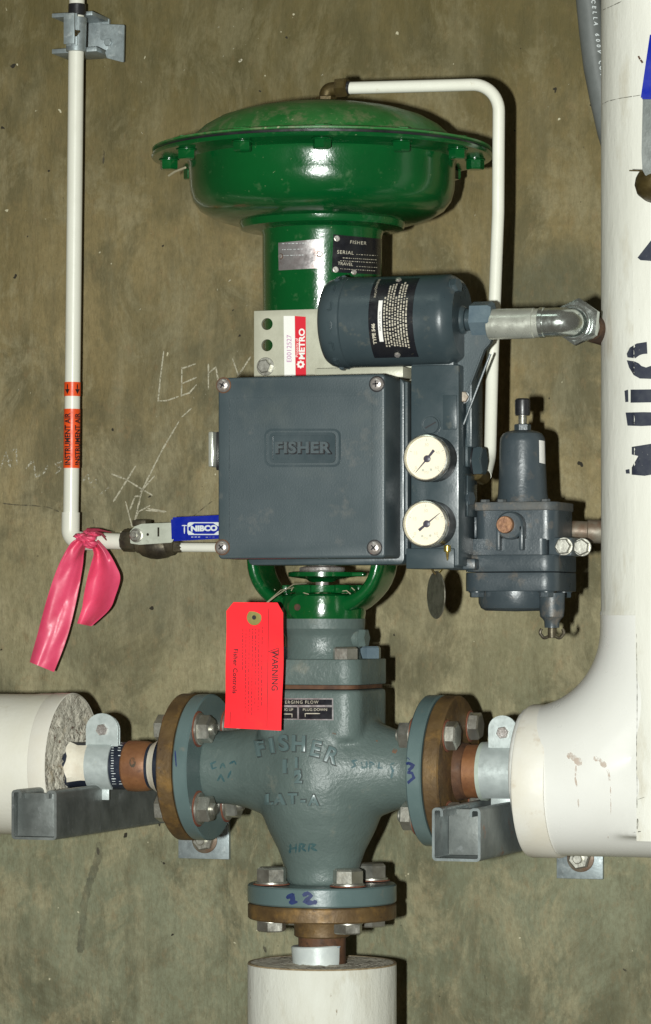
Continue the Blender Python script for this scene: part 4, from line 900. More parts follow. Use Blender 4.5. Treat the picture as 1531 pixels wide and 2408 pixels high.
# ================================================================== INSTRUMENT AIR PIPE
DA = .07; ra = 18.3*S(DA, 175)
ap = thing('instrument_air_pipe', 'white upright instrument air pipe with orange labels left of the valve', 'pipe', P(168, 1270, DA))
p_top = P(181.5, -40, DA); p_bot = P(166, 1250, DA)
b = BM(); tube(b, [p_top, P(179, 130, DA), P(173, 700, DA), P(168.5, 1090, DA), p_bot], ra, 24); pp = part('pipe', b, MW, ap)
b = BM(); pth = fillet([P(166.5, 1205, DA), P(165.5, 1270, DA), P(225, 1274, DA)], .012, 8); tube(b, pth, 21.5*S(DA, 170), 24); part('elbow', b, MW, ap)
b = BM(); cyl(b, P(190, 1270, DA), P(300, 1274, DA), 19*S(DA, 230), 24, .0005); part('branch_pipe', b, MW, ap); b = BM(); cyl(b, P(425, 1287, DA), P(760, 1289, DA), 11*S(DA, 480), 20); part('branch_pipe', b, MW, ap)
TPp = bvh(pp)
def band(y0, y1, off=.0005):
    a = P(178.5-(y0-130)*.0105, y0, DA); c = P(178.5-(y1-130)*.0105, y1, DA)
    bb = BM(); cyl(bb, a, c, ra+off, 32); return bb
l1 = part('flow_label', band(899, 932), MOR, ap, 'short orange band with black arrows'); l2 = part('name_label', band(962, 1101), MOR, ap, 'long orange band printed INSTRUMENT AIR')
TL = bvh(l1, l2)
b = BM(); letter_on(b, TL, "INSTRUMENT AIR", 160, 1033, 12.5, -90, off=.0004, bold=.028, sx=.90, sub=True)
letter_on(b, TL, "INSTRUMENT AIR", 182.5, 1033, 11, -90, off=.0004, bold=.028, sx=1.02, sub=True); part('label_print', b, MKP, l2)
b = BM()
for x in (159, 181.5):
    stroke_on(b, TL, [(x, 903), (x, 916)], 3, .0004); poly_on(b, TL, [(x-5, 915), (x+5, 915), (x, 927)], .0005)
part('label_print', b, MKP, l1)
# bracket at the top left
bk = thing('pipe_clamp_bracket', 'galvanised strut bracket with pipe clamp holding the white air pipe', 'bracket', P(220, 150, 0))
b = BM(); q0 = P(140, 41, .03); q1 = P(235, 54, .03); box(b, q0.x, q1.x, .001, .052, P(0, 58, .03).z, P(0, 48, .03).z, .0008)
q1 = P(245, 138, .03); box(b, q0.x, q1.x, .001, .052, P(0, 142, .03).z, P(0, 131, .03).z, .0008)
box(b, q0.x, q1.x-.004, .001, .006, P(0, 137, .03).z, P(0, 50, .03).z, .0008); part('strut_piece', b, MGV, bk)
b = BM(); M = Matrix.Translation((0, -.03, 0)) @ Matrix(((1, 0, 0, 0), (0, 0, -1, 0), (0, 1, 0, 0), (0, 0, 0, 1)))
prism(b, [G(232, 56, .035), G(291, 58, .035), G(289, 146, .035), G(250, 136, .035), G(246, 122, .035), G(254, 112, .035), G(250, 96, .035), G(234, 92, .035)], M, .004, .0006); part('angle_plate', b, MGV, bk)
bolt(bk, P(255, 100, .0345), (0, -1, 0), .004, .003, MGV, 'screw')
b = BM(); a = P(178.5, 122, DA); c = P(180.5, 41, DA); lathe(b, [(ra+.0005, 0), (ra+.0025, .0005), (ra+.0025, (c-a).length-.0005), (ra+.0005, (c-a).length)], frame(a, c-a), 28, cap=False)
q = P(150, 80, .09); box(b, q.x-.001, q.x+.012, .078, .081, P(0, 118, .08).z, P(0, 42, .08).z, .0006); box(b, q.x-.001, q.x+.012, .086, .0885, P(0, 116, .08).z, P(0, 44, .08).z, .0006)
part('clamp_half', b, MGV, bk)
bolt(bk, P(176, 78, .083), (.7, -.7, 0), .0030, .003, MBR, 'clamp_screw', stub=.008, washer=.0038, wt=.001, wm=MBR)
b = BM(); a = P(181, 37, DA); c = P(181.6, 10, DA); cyl(b, a, c, ra+.0012, 24, .0006); part('rubber_sleeve', b, MK, bk)
# ================================================================== SMALL BALL VALVE with blue grip
bv = thing('ball_valve', 'small bronze ball valve with blue sleeved lever on the air branch', 'valve', P(355, 1300, DA))
k = S(DA, 350)
b = BM(); cyl(b, P(288, 1270, DA), P(322, 1272, DA), 27*k, 8, .002); cyl(b, P(320, 1275, DA), P(412, 1283, DA), 25*k, 24, .003)
lathe(b, [(0, -.022), (.008, -.020), (.0125, -.013), (.0145, -.004), (.0145, .004), (.0125, .013), (.008, .020), (0, .022)], frame(P(365, 1284, DA), (1, 0, -.08)), 28); cyl(b, P(405, 1285, DA), P(432, 1288, DA), 16*k, 8, .001, 11*k)
part('valve_body', b, MBZ, bv)
b = BM(); cyl(b, P(322, 1256, DA+.010), P(322, 1256, DA+.026), 11*k, 18, .001); box(b, P(313, 0, .09).x, P(345, 0, .09).x, DA+.004, DA+.0235, P(0, 1240, .09).z, P(0, 1226, .09).z, .001); part('stem', b, MBZ, bv)
DL = DA+.028; M = Matrix.Translation((0, -DL, 0)) @ Matrix(((1, 0, 0, 0), (0, 0, -1, 0), (0, 1, 0, 0), (0, 0, 0, 1)))
b = BM(); prism(b, [G(308, 1278, DL), G(307, 1250, DL), G(318, 1238, DL), G(334, 1232, DL), G(408, 1229, DL), G(520, 1222, DL), G(520, 1262, DL), G(410, 1268, DL), G(405, 1276, DL), G(330, 1281, DL)], M, .0022, .0005)
cu = BM()
for x, y, r in ((349, 1257, 3.4),): q = P(x, y, DL); cyl(cu, q+Vector((0, .01, 0)), q+Vector((0, -.01, 0)), r*k, 14)
q = P(374, 1251, DL); box(cu, q.x-.0012, q.x+.0012, DL-.01, DL+.01, q.z-.005, q.z+.005)
b = cut(b, cu); lv = part('lever', b, MHS, bv)
bolt(bv, P(321, 1259, DL+.0022), (0, -1, 0), .0058, .0045, MZ, 'lever_nut', washer=.0078, wt=.0012, stub=.002)
b = BM(); prism(b, [G(404, 1217, DL), G(570, 1209, DL), G(570, 1264, DL), G(406, 1273, DL)], Matrix.Translation((0, .0035, 0)) @ M, .0085, .0022); gp = part('blue_grip', b, MBL, bv); TG = bvh(gp)
b = BM(); merge(b, rring(TG, 441, 1228, 518, 1258, 6, 2.4, .0003, .0001))
letter_on(b, TG, "NIBCO", 480, 1243, 12.5, -1.5, off=.0004, bold=.06, sx=1.15)
stroke_on(b, TG, [(428, 1236), (440, 1236)], 3, .0004); stroke_on(b, TG, [(434, 1237), (434, 1255)], 3, .0004)
for x in (450, 458, 466, 484, 492, 500): stroke_on(b, TG, [(x, 1263), (x+5, 1262.7)], 2.6, .0004)
for q in ([(443, 1229), (459, 1229), (447, 1238), (443, 1240)], [(443, 1258), (443, 1247), (447, 1249), (460, 1257)], [(500, 1229), (517, 1229), (517, 1238), (512, 1237)], [(517, 1257), (502, 1257), (512, 1249), (517, 1248)]): poly_on(b, TG, q, .0004)
part('grip_lettering', b, MWP, gp)
# ================================================================== PINK RIBBON
def ribbon(bm, left, rightp, D, fold, ns=44, nt=20, dmod=.006):
    def samp(pl_, t):
        L_ = len(pl_)-1; i = min(int(t*L_), L_-1); f = t*L_-i; p0 = Vector(pl_[max(i-1, 0)]); p1 = Vector(pl_[i]); p2 = Vector(pl_[i+1]); p3 = Vector(pl_[min(i+2, L_)])
        return .5*((2*p1)+(-p0+p2)*f+(2*p0-5*p1+4*p2-p3)*f*f+(-p0+3*p1-3*p2+p3)*f**3)
    rows = []
    for j in range(ns+1):
        t = j/ns; a = samp(left, t); c = samp(rightp, t); rows.append([])
        for i in range(nt+1):
            u = i/nt; p = a*(1-u)+c*u
            d = D+dmod*math.sin(u*math.pi*(1.3)+.5)*(.35+.65*t)*fold + .0035*math.sin(t*5+u*3)+.004*(1-t)*math.cos(u*9)+.0022*abs(math.sin(u*5.5+t*2.2+fold))*(1-.3*t)+.0012*abs(math.sin(t*11+u*4))
            rows[-1].append(bm.verts.new(P(p.x, p.y, d)))
    for A_, B_ in zip(rows, rows[1:]):
        for i in range(nt): bm.faces.new((A_[i], B_[i], B_[i+1], A_[i+1]))
    g = bmesh.ops.solidify(bm, geom=[f for f in bm.faces if f.verts[0] in rows[0] or True], thickness=.0003) if False else None
rb = thing('pink_ribbon', 'bright pink flagging ribbon knotted round the white air pipe', 'ribbon', P(150, 1580, DA))
b = BM()
ribbon(b, [A(*q) for q in ((425, 950), (385, 985), (320, 1110), (262, 1280), (208, 1480), (165, 1635))], [A(*q) for q in ((480, 985), (466, 1030), (458, 1110), (425, 1290), (372, 1500), (300, 1690))], .085, 1.6)
part('ribbon_tail', b, MPK, rb, 'longer pink tail hanging to lower left')
b = BM()
ribbon(b, [A(*q) for q in ((500, 985), (520, 1030), (505, 1090), (485, 1165), (466, 1260), (455, 1335), (428, 1420))], [A(*q) for q in ((545, 955), (600, 1020), (645, 1100), (668, 1170), (640, 1270), (606, 1345), (508, 1436))], .085, -1.8)
part('ribbon_tail', b, MPK, rb, 'shorter pink tail folded back on itself')
b = BM(); kc = P(205, 1268, DA); F = frame(kc+Vector((0, -.012, 0)), (1, -.3, .3))
for (cx, cy, rx_, rz_, dd) in ((205, 1268, 21, 10, .098), (190, 1262, 14, 9, .095), (222, 1256, 16, 7, .09), (212, 1280, 17, 10, .10)):
    c = P(cx, cy, dd); kk = S(dd, cx); bb = BM(); bmesh.ops.create_icosphere(bb, subdivisions=4, radius=1)
    for v_ in bb.verts:
        n = v_.co.copy(); f = 1+.10*math.sin(n.x*7+n.z*5)+.07*math.sin(n.z*13+n.x*3); v_.co = c+Vector((n.x*rx_*kk*f, n.y*.008*f, n.z*rz_*kk*f))
    merge(b, bb)
part('knot', b, MPK, rb, ang=80)
b = BM(); c = P(212, 1268, DA); lathe(b, [(19*S(DA, 200)+.0012, -.006), (19*S(DA, 200)+.003, -.002), (19*S(DA, 200)+.003, .003), (19*S(DA, 200)+.001, .007)], frame(c, (1, 0, -.04)), 28, cap=False); part('loop', b, MPK, rb)
b = BM()
for s in ([(205, 1246), (232, 1246), (262, 1252)], [(215, 1250), (240, 1256), (250, 1271)], [(180, 1258), (172, 1262)], [(225, 1250), (248, 1262)]):
    tube(b, [P(x, y, .094) for x, y in s], [.0022, .0016, .0004][:len(s)] if len(s) == 3 else [.002, .0005], 8)
part('torn_shred', b, mat("dark_pink_shred", (.14, .012, .02), (.3, .02, .05), 120, .6), rb)
# ================================================================== WARNING TAG
DTg = .402
tg = thing('warning_tag', 'bright red card warning tag wired to the green yoke in front of the valve', 'tag', P(598, 1716, DTg))
out = [(552, 1416), (656, 1417), (669, 1441), (665.5, 1560), (662, 1718), (528, 1711), (531, 1560), (533.5, 1437)]
b = BM(); M = Matrix.Translation((0, -DTg, 0)) @ Matrix(((1, 0, 0, 0), (0, 0, -1, 0), (0, 1, 0, 0), (0, 0, 0, 1)))
prism(b, [G(x, y, DTg) for x, y in out[::-1]], M, .0005)
for q_ in [('x', P(528+i_*14, 1500, DTg).x) for i_ in range(1, 10)]+[('z', P(600, 1416+i_*15, DTg).z) for i_ in range(1, 20)]:
    bmesh.ops.bisect_plane(b, geom=b.verts[:]+b.edges[:]+b.faces[:], plane_co=(q_[1], 0, 0) if q_[0] == 'x' else (0, 0, q_[1]), plane_no=(1, 0, 0) if q_[0] == 'x' else (0, 0, 1))
xc_, zc_ = P(598, 1560, DTg).x, P(598, 1560, DTg).z
for v_ in b.verts:
    u_, w_ = (v_.co.x-xc_)/.03, (v_.co.z-zc_)/.065; v_.co.y += .0022*u_*u_*(.5-.5*w_)-.0030*w_*w_+.0009*math.sin(w_*5+u_*1.5)-.0016*max(0, u_+w_-1.0)
tc_ = part('card', b, MTAG, tg); TT = bvh(tc_)
b = BM(); c = hit(TT, 598, 1452, 0); lathe(b, [(.0078, -.0002), (.0076, .0006), (.0030, .0009), (.0022, .0007)], frame(c, (0, -1, 0)), 28, cap=False); part('eyelet', b, MEY, tg)
b = BM(); lathe(b, [(.0027, .0004), (0, .0004)], frame(c, (0, -1, 0)), 16, cap=False); part('eyelet_hole', b, MKP, tg)
b = BM()
letter_on(b, TT, "WARNING", 646, 1577, 15, 91, off=.0003, bold=.018, sx=.95)
stroke_on(b, TT, [(632, 1532), (655, 1524), (655, 1541), (632, 1532)], 1.6, .0003); stroke_on(b, TT, [(638, 1532.5), (650, 1532.5)], 1.6, .0003)
letter_on(b, TT, "Fisher Controls", 553, 1578, 10.5, 91.5, off=.0003, bold=.026, sx=1.05, spacing=1.08)
stroke_on(b, TT, [(632, 1430), (628, 1712)], 1.2, .0003)
stroke_on(b, TT, [(542, 1672), (541, 1708)], 1.2, .0003)
for k in range(7):
    x = 617-k*7.6; y = 1474+(4 if k else 0); end = (1660, 1668, 1650, 1680, 1678, 1690, 1572)[k]
    while y < end:
        L_ = random.uniform(3, 10); stroke_on(b, TT, [(x-(y-1474)*.012, y), (x-(y+L_-1474)*.012, y+L_)], random.choice([2.2, 2.8, 3.2]), .0003); y += L_+random.uniform(1.5, 3.5)
part('tag_print', b, MTP, tg)
b = BM(); tube(b, [P(598, 1452, DTg+.002), P(620, 1424, .395), P(648, 1402, .37), P(690, 1374, .34), P(720, 1372, .30)], .0006, 6); tube(b, [P(598, 1452, DTg+.002), P(612, 1430, .395), P(660, 1388, .36), P(700, 1380, .31)], .0005, 6); part('wire', b, MTW, tg)
# ================================================================== LOWER PIPE
RI = .0757
lp_ = thing('insulated_pipe', 'upright insulated pipe in white canvas jacket below the bottom flange', 'pipe', (AX, -D0, zz(2600)), 'insulated pipes around the valve')
b = BM(); zt_ = zz(2264)
lathe(b, [(RI-.0006, zz(2640)-ZV), (RI, zz(2600)-ZV), (RI, zt_-ZV-.002), (RI-.001, zt_-ZV)], MZv, 72, cap=False); part('canvas_jacket', b, MCL2, lp_)
b = BM(); n = 40; bb = BM(); rows = []
for j in range(9):
    r = .026+(RI-.001-.026)*j/8; rows.append([bb.verts.new((AX+r*math.cos(2*math.pi*i/n), -D0+r*math.sin(2*math.pi*i/n), zt_+random.uniform(-.0014, .0010)*(j < 8))) for i in range(n)])
for A_, B_ in zip(rows, rows[1:]):
    for i in range(n): bb.faces.new((A_[i], B_[i], B_[(i+1) % n], A_[(i+1) % n]))
merge(b, bb); part('insulation_end', b, MIN, lp_, ang=80)
b = BM(); lathe(b, [(RI-.0012, 0), (RI+.0002, .0002), (RI-.0006, .0016), (RI-.003, .0014)], frame((AX, -D0, zt_-.0008), (0, 0, 1)), 72, cap=False); part('jacket_edge', b, mat("brown_glue_edge", (.20, .14, .075), (.32, .25, .15), 160, .8, bump=1), lp_)
b = BM(); cyl(b, (AX, -D0, zt_-.02), (AX, -D0, zz(2190)), .0242, 36); part('steel_pipe', b, MRD, lp_)
b = BM(); a = Vector((AX-.003, -D0-.002, zt_-.004)); c = Vector((AX-.004, -D0-.002, zz(2222))); cyl(b, a, c, .0262, 40, .001, .0272); part('pipe_label', b, mat("pale_wrap", (.56, .60, .58), (.50, .54, .53), 60, .4, .1, bump=.5, bs=200), lp_, 'white band wrapped round the bare pipe')
TB = bvh(lp_.children[-1])
b = BM()
for k in range(15): stroke_on(b, TB, [(706+k*5, 2238+(k-8)**2*-.02), (709+k*5, 2238)], random.choice([2, 4]), .0004)
stroke_on(b, TB, [(783, 2231), (800, 2226)], 3, .0004); part('label_print', b, mat("faded_print", (.25, .33, .38), rough=.6, rv=0), lp_.children[-1])
# ================================================================== LEFT PIPE
xe_ = P(172, 1790, D0).x; RL = .0737
il = thing('insulated_pipe', 'horizontal insulated pipe in cream jacket at the left edge, end cut open', 'pipe', (xe_-.2, -D0, ZV-RL), 'insulated pipes around the valve')
b = BM(); lathe(b, [(RL, -.5), (RL, -.040), (RL+.0006, -.037), (RL+.0008, -.001), (RL, 0)], frame((xe_, -D0, ZV), (1, 0, 0)), 72, cap=False); part('jacket', b, MCJ, il)
b = BM(); lathe(b, [(RL+.0009, -.019), (RL+.0014, -.018), (RL+.0014, -.0005), (RL+.0004, .0004)], frame((xe_, -D0, ZV), (1, 0, 0)), 72, cap=False); part('jacket_edge', b, MPE, il)
b = BM(); n = 64; rows = []
for j in range(15):
    r = .0245+(RL-.0245)*j/14; rows.append([b.verts.new((xe_+random.uniform(-.0024, .0016)*(j < 14)-.0005, -D0+r*math.cos(2*math.pi*i/n), ZV+r*math.sin(2*math.pi*i/n))) for i in range(n)])
for A_, B_ in zip(rows, rows[1:]):
    for i in range(n): b.faces.new((A_[i], B_[i], B_[(i+1) % n], A_[(i+1) % n]))
bmesh.ops.recalc_face_normals(b, faces=b.faces); part('insulation_end', b, MIN, il, 'crumbly granular cut end of the insulation', ang=80)
xf = XL-.0168-.0165
b = BM(); cyl(b, (xe_-.05, -D0, ZV), (xf-.010, -D0, ZV), .0240, 40); part('steel_pipe', b, MBK, il)
b = BM(); xp = P(284, 1790, D0+.02).x; lathe(b, [(.0245, 0), (.0262, .002), (.0266, .010), (.0258, .022), (.0240, .0265), (.022, .027)], frame((xp, -D0, ZV), (1, 0, 0)), 40); cpl = part('copper_coupling', b, MCU, il, 'rusty copper coloured coupling sleeve')
TCc = bvh(cpl); b = BM(); poly_on(b, TCc, [(312+8*math.cos(a/10*6.283), 1793+12*math.sin(a/10*6.283)) for a in range(10)], .0003); part('dark_spot', b, MSM, cpl)
b = BM(); lathe(b, [(.0225, 0), (.0235, .003), (.0268, .008), (.0300, .0125)], frame((P(339, 1790, D0+.02).x, -D0, ZV), (1, 0, 0)), 40, cap=False); part('white_sealant', b, MMA, il)
# printed wrap
xw = P(262, 1790, D0+.02).x
b = BM(); lathe(b, [(.0243, -.010), (.0247, -.009), (.0247, .0105), (.0243, .011)], frame((xw, -D0, ZV), (1, 0, 0)), 40, cap=False); wr = part('printed_wrap', b, MBK, il); TR_ = bvh(wr)
b = BM()
for k in range(18):
    y = 1741+k*6
    for x in (261, 277): stroke_on(b, TR_, [(x+random.uniform(-1, 1)-(y-1790)**2*-.0012, y), (x+random.uniform(5, 10)-(y-1790)**2*-.0012, y)], random.choice([2, 3, 3.5]), .0003)
part('wrap_print', b, MWP, wr)
b = BM(); bb = BM()
rows = []
for j in range(9):
    th = R(-35+90*j/8); rows.append([bb.verts.new(Vector((P(160+3*math.sin(j*1.7), 0, D0+.02).x+i*.0085*(1-.12*abs(j-4)/4), -D0-(.026+.0015*math.sin(i+j)+.003*(i == 0))*math.cos(th)*(1+.0*i), ZV+(.0265+.001*math.sin(i*2+j)+.003*(i == 0))*math.sin(th)))) for i in range(5)])
for A_, B_ in zip(rows, rows[1:]):
    for i in range(4): bb.faces.new((A_[i], A_[i+1], B_[i+1], B_[i]))
merge(b, bb); part('mastic', b, MMA, il)
# ---------------- pipe clamps on the struts
def clamp(label, x0, x1, earx0, earx1, r, D, botpy, group='zinc pipe clamps on the struts'):
    th = thing('pipe_clamp', label, 'clamp', ((x0+x1)/2, -D, ZV-r), group)
    b = BM(); t = .0022
    rows = []
    n = 26
    for j in range(n+1):
        a = R(-62+ (112+62)*j/n) if True else 0      # from below front, over the top
        rows.append([b.verts.new((x, -D-rr*math.cos(a), ZV+rr*math.sin(a))) for rr in (r, r+t) for x in (x0, x1)])
    for A_, B_ in zip(rows, rows[1:]):
        for i, j in ((0, 1), (1, 3), (3, 2), (2, 0)): b.faces.new((A_[i], A_[j], B_[j], B_[i]))
    b.faces.new((rows[0][0], rows[0][1], rows[0][3], rows[0][2])); b.faces.new((rows[-1][0], rows[-1][1], rows[-1][3], rows[-1][2]))
    xm = (x0+x1)/2; wq = (x1-x0)*.30
    box(b, xm-wq, xm+wq, D+r*.30, D+r*.30+t+.0006, ZV-r-.010, ZV-r*.72, .0004)
    bmesh.ops.recalc_face_normals(b, faces=b.faces); part('strap', b, MCL, th)
    # ear: upright plate with a rounded head
    zt = ZV+r*.82; h = .034; w2 = (earx1-earx0)/2; xm = (earx0+earx1)/2
    pts = [(-w2*1.0, 0), (w2*1.0, 0), (w2*1.0, h-w2*.9)] + [(w2*math.cos(R(t_)), h-w2*.9+w2*.9*math.sin(R(t_))) for t_ in range(15, 180, 15)] + [(-w2*1.0, h-w2*.9)]
    De = D+r*.52
    b = BM(); prism(b, [(xm+p[0], zt+p[1]) for p in pts], Matrix.Translation((0, -De, 0)) @ Matrix(((1, 0, 0, 0), (0, 0, -1, 0), (0, 1, 0, 0), (0, 0, 0, 1))), .0026, .0005); part('ear', b, MCL, th)
    bolt(th, (xm+.001, -De-.0026, zt+h*.50), (0, -1, 0), .0055, .0042, MCH, 'clamp_screw', washer=None, rot=10)
    b = BM(); prism(b, [(xm+p[0], zt+p[1]-.001) for p in pts], Matrix.Translation((0, -De+.0045, 0)) @ Matrix(((1, 0, 0, 0), (0, 0, -1, 0), (0, 1, 0, 0), (0, 0, 0, 1))), .0026, .0005); part('ear', b, MCL, th)
    return th
DF = D0+.024
clamp('zinc pipe clamp around the bare pipe left of the valve', P(199, 0, DF).x, P(255, 0, DF).x, P(203, 0, DF-.01).x, P(279, 0, DF-.01).x, .0252, D0, 1850)
# ================================================================== RIGHT PIPE
ri = thing('insulated_pipe', 'thick white insulated riser with elbow cover and black stencil at the right edge', 'pipe', (P(1500, 0, D0).x, -D0, ZV-.08), 'insulated pipes around the valve')
RR = .0742; xri = P(1413, 700, D0).x; riser_x = P(1590, 1200, D0).x
# radius so that the left outline falls at px 1413
riser_r = 176*S(D0, 1590)
xend = P(1247, 1836, D0).x; zr = P(1250, 1836, D0).z; RC = 174.5*S(D0, 1250)
bend = (P(1588, 0, D0).x-P(1228, 0, D0).x); bend = .152
b = BM()
lathe(b, [(RC, xend+.020), (RC, .55)], frame((0, -D0, zr), (1, 0, 0)), 64)
lathe(b, [(riser_r+.001, zr-.05), (riser_r+.001, zz(1420)-.0)], frame((riser_x, -D0, 0), (0, 0, 1)), 64)
pts = [Vector((riser_x-bend+bend*math.sin(R(t_)), -D0, zr+bend-bend*math.cos(R(t_)))) for t_ in range(0, 91, 5)]
tube(b, pts, [RC+(riser_r+.001-RC)*i/18 for i in range(19)], 48)
cu = BM(); box(cu, -1, 2, -1, 1, zz(1445), 3); 
b = evaluate(b, [('REMESH', dict(mode='VOXEL', voxel_size=.0040)), ('SMOOTH', dict(factor=.6, iterations=10))]); b = cut(b, cu)
ec = part('elbow_cover', b, MPV, ri, 'smooth white plastic elbow cover', ang=70)
b = BM(); lathe(b, [(RC-.012, 0), (RC-.002, .0), (RC+.0014, .0015), (RC+.0024, .004), (RC+.0024, .0325), (RC+.0018, .0338), (RC-.003, .034)], frame((xend, -D0, zr), (1, 0, 0)), 72); part('cover_end_band', b, MPE, ri, 'cream tape band round the end of the cover')
b = BM(); lathe(b, [(riser_r+.0004, zz(1448)), (riser_r+.0012, zz(1446)), (riser_r+.0010, zz(1440)), (riser_r, zz(1436)), (riser_r, zz(-80))], frame((riser_x, -D0, 0), (0, 0, 1)), 96, cap=False); rj = part('canvas_jacket', b, MCV, ri, 'cream canvas jacket of the riser'); 
# canvas lap: second layer whose edge runs down over the cover
a_edge = None
def ang_at(px):
    lo_, hi_ = 90.0, 200.0   # angle in plan measured from +X ; front = 270
    best = None
    for i in range(2000):
        a = R(170+100*i/2000); q = Vector((riser_x+(riser_r+.003)*math.cos(a), -D0+(riser_r+.003)*math.sin(a), 1.3)); rel = q-CAM; px_ = 765.5+FPX*rel.dot(right)/rel.dot(fwd)
        if best is None or abs(px_-px) < best[0]: best = (abs(px_-px), a)
    return best[1]
ae = math.degrees(ang_at(1483)); ae2 = math.degrees(ang_at(1497))
def lap(y0, y1, s0, s1, off):
    bb = BM(); rows = []; n = 18
    for j in range(9):
        z = zz(y0)+(zz(y1)-zz(y0))*j/8; st_ = s0+(s1-s0)*j/8+.25*math.sin(j*2.1)
        ring = []
        for rr in (riser_r+off-.0016, riser_r+off):
            ring.append([bb.verts.new((riser_x+rr*math.cos(R(st_+(300-st_)*i/n)), -D0+rr*math.sin(R(st_+(300-st_)*i/n)), z)) for i in range(n+1)])
        rows.append(ring)
    for A_, B_ in zip(rows, rows[1:]):
        for i in range(n): bb.faces.new((A_[1][i], A_[1][i+1], B_[1][i+1], B_[1][i]))
        bb.faces.new((A_[0][0], A_[1][0], B_[1][0], B_[0][0]))
    bb.faces.new(rows[-1][0][::-1]+rows[-1][1]) if False else None
    for i in range(n): bb.faces.new((rows[-1][0][i], rows[-1][0][i+1], rows[-1][1][i+1], rows[-1][1][i]))
    bmesh.ops.recalc_face_normals(bb, faces=bb.faces); return bb
b = lap(-80, 1950, ae, ae2, .0026); lj = part('jacket_lap', b, MCV, ri, 'overlapping canvas edge running down the riser')
TRj = bvh(rj, lj, ec)
def Dz(x, y): return (1369+x*.1795, 756.5+y*.1795)  # zoom (1900,1050)
b = BM()
def fan(pts, off=.0007):
    bb = BM(); vs_ = [bb.verts.new((x, y, 0)) for x, y in pts]; f = bb.faces.new(vs_); bmesh.ops.triangulate(bb, faces=[f])
    for _ in range(3): bmesh.ops.subdivide_edges(bb, edges=[e for e in bb.edges if e.calc_length() > 9], cuts=1); bmesh.ops.triangulate(bb, faces=bb.faces)
    for v_ in bb.verts: v_.co = hit(TRj, v_.co.x, v_.co.y, off)
    merge(b, bb)
# stencil marks as far as they show, carried on round the pipe
b = BM(); fan([Dz(*q) for q in ((850, 265), (720, 285), (630, 340), (590, 420), (600, 468), (700, 480), (755, 440), (800, 425), (858, 420))]); part('black_stencil', b, MKS, ri)
b = BM(); fan([Dz(*q) for q in ((590, 505), (620, 600), (680, 700), (760, 745), (900, 750), (1040, 740), (1040, 560), (900, 580), (840, 600), (780, 580), (745, 545), (690, 520))]); part('black_stencil', b, MKS, ri)
b = BM(); fan([Dz(*q) for q in ((560, 905), (608, 890), (612, 1050), (572, 1055))]); part('black_stencil', b, MKS, ri)
b = BM(); fan([Dz(*q) for q in ((640, 890), (1060, 885), (1060, 1055), (640, 1062))]); part('black_stencil', b, MKS, ri)
b = BM(); fan([Dz(*q) for q in ((575, 1190), (800, 1185), (1060, 1190), (1060, 1355), (780, 1368), (600, 1362))]); part('black_stencil', b, MKS, ri)
b = BM(); fan([Dz(*q) for q in ((655, 1640), (900, 1600), (1060, 1580), (1060, 1800), (880, 1820), (850, 1850), (1060, 1860), (1060, 1980), (880, 2010), (820, 2020), (655, 2005), (655, 1910), (790, 1880), (800, 1800), (740, 1760), (655, 1740))]); part('black_stencil', b, MKS, ri)
b = BM(); fan([Dz(*q) for q in ((575, 1940), (625, 1930), (630, 1990), (580, 1990))]); part('black_stencil', b, MKS, ri)
b = BM(); fan([(1531, 566), (1500, 606), (1507, 612), (1560, 616), (1560, 566)]); part('black_stencil', b, MKS, ri)
b = BM()
stroke_on(b, TRj, [(1413, 248), (1430, 238), (1460, 231), (1500, 225), (1510, 223)], 1.8, .0005, .3); stroke_on(b, TRj, [(1418, 24), (1440, 14), (1465, 2)], 2, .0005, .4)
stroke_on(b, TRj, [(1498, 1490), (1499, 1620), (1498, 1760), (1499, 1900)], 1.3, .0009, .5); stroke_on(b, TRj, [(1500, 1925), (1499, 1950)], 3.5, .0006, .4); stroke_on(b, TRj, [(1491, 1957), (1508, 1955)], 2.5, .0006, .3); stroke_on(b, TRj, [(1500, 1880), (1518, 1874)], 1.2, .0006)
part('pencil_line', b, MSM, ri, kind='stuff')
b = BM()
for s, wd in (([(1502, 132), (1506, 140)], 10), ([(1507, 141), (1512, 148)], 9)): stroke_on(b, TRj, s, wd, .0006, .3)
part('dark_mark', b, MRD, ri)
b = BM()
for s, wd in (([(1334, 1775), (1346, 1779), (1362, 1792), (1364, 1800)], 15), ([(1355, 1800), (1353, 1830), (1357, 1850)], 4), ([(1360, 1878), (1361, 1898)], 4), ([(1396, 1782), (1410, 1786), (1425, 1804)], 11), ([(1430, 1806), (1434, 1836)], 7), ([(1436, 1850), (1437, 1915)], 2), ([(1430, 1966), (1431, 1971)], 4)):
    b = BM(); stroke_on(b, TRj, s, wd, .0006, .45); part('rust_drip', b, MDS, ri)
b = BM(); xr2 = XR+.0168+.0165
cyl(b, (xr2-.002, -D0, ZV), (xend+.05, -D0, ZV), .0268, 36); part('steel_pipe', b, MCU, ri)
b = BM(); lathe(b, [(.0262, 0), (.0295, .001), (.0295, .006), (.0262, .007)], frame((P(1119, 0, D0+.02).x, -D0, ZV), (1, 0, 0)), 36, cap=False); part('tape_ring', b, mat("pale_green_tape", (.40, .46, .40), (.33, .38, .33), 60, .5), ri)
clamp('zinc pipe clamp around the bare pipe right of the valve', P(1128, 0, DF).x, P(1217, 0, DF).x, P(1150, 0, DF-.01).x, P(1216, 0, DF-.01).x, .0275, D0, 1890)
TBc = None
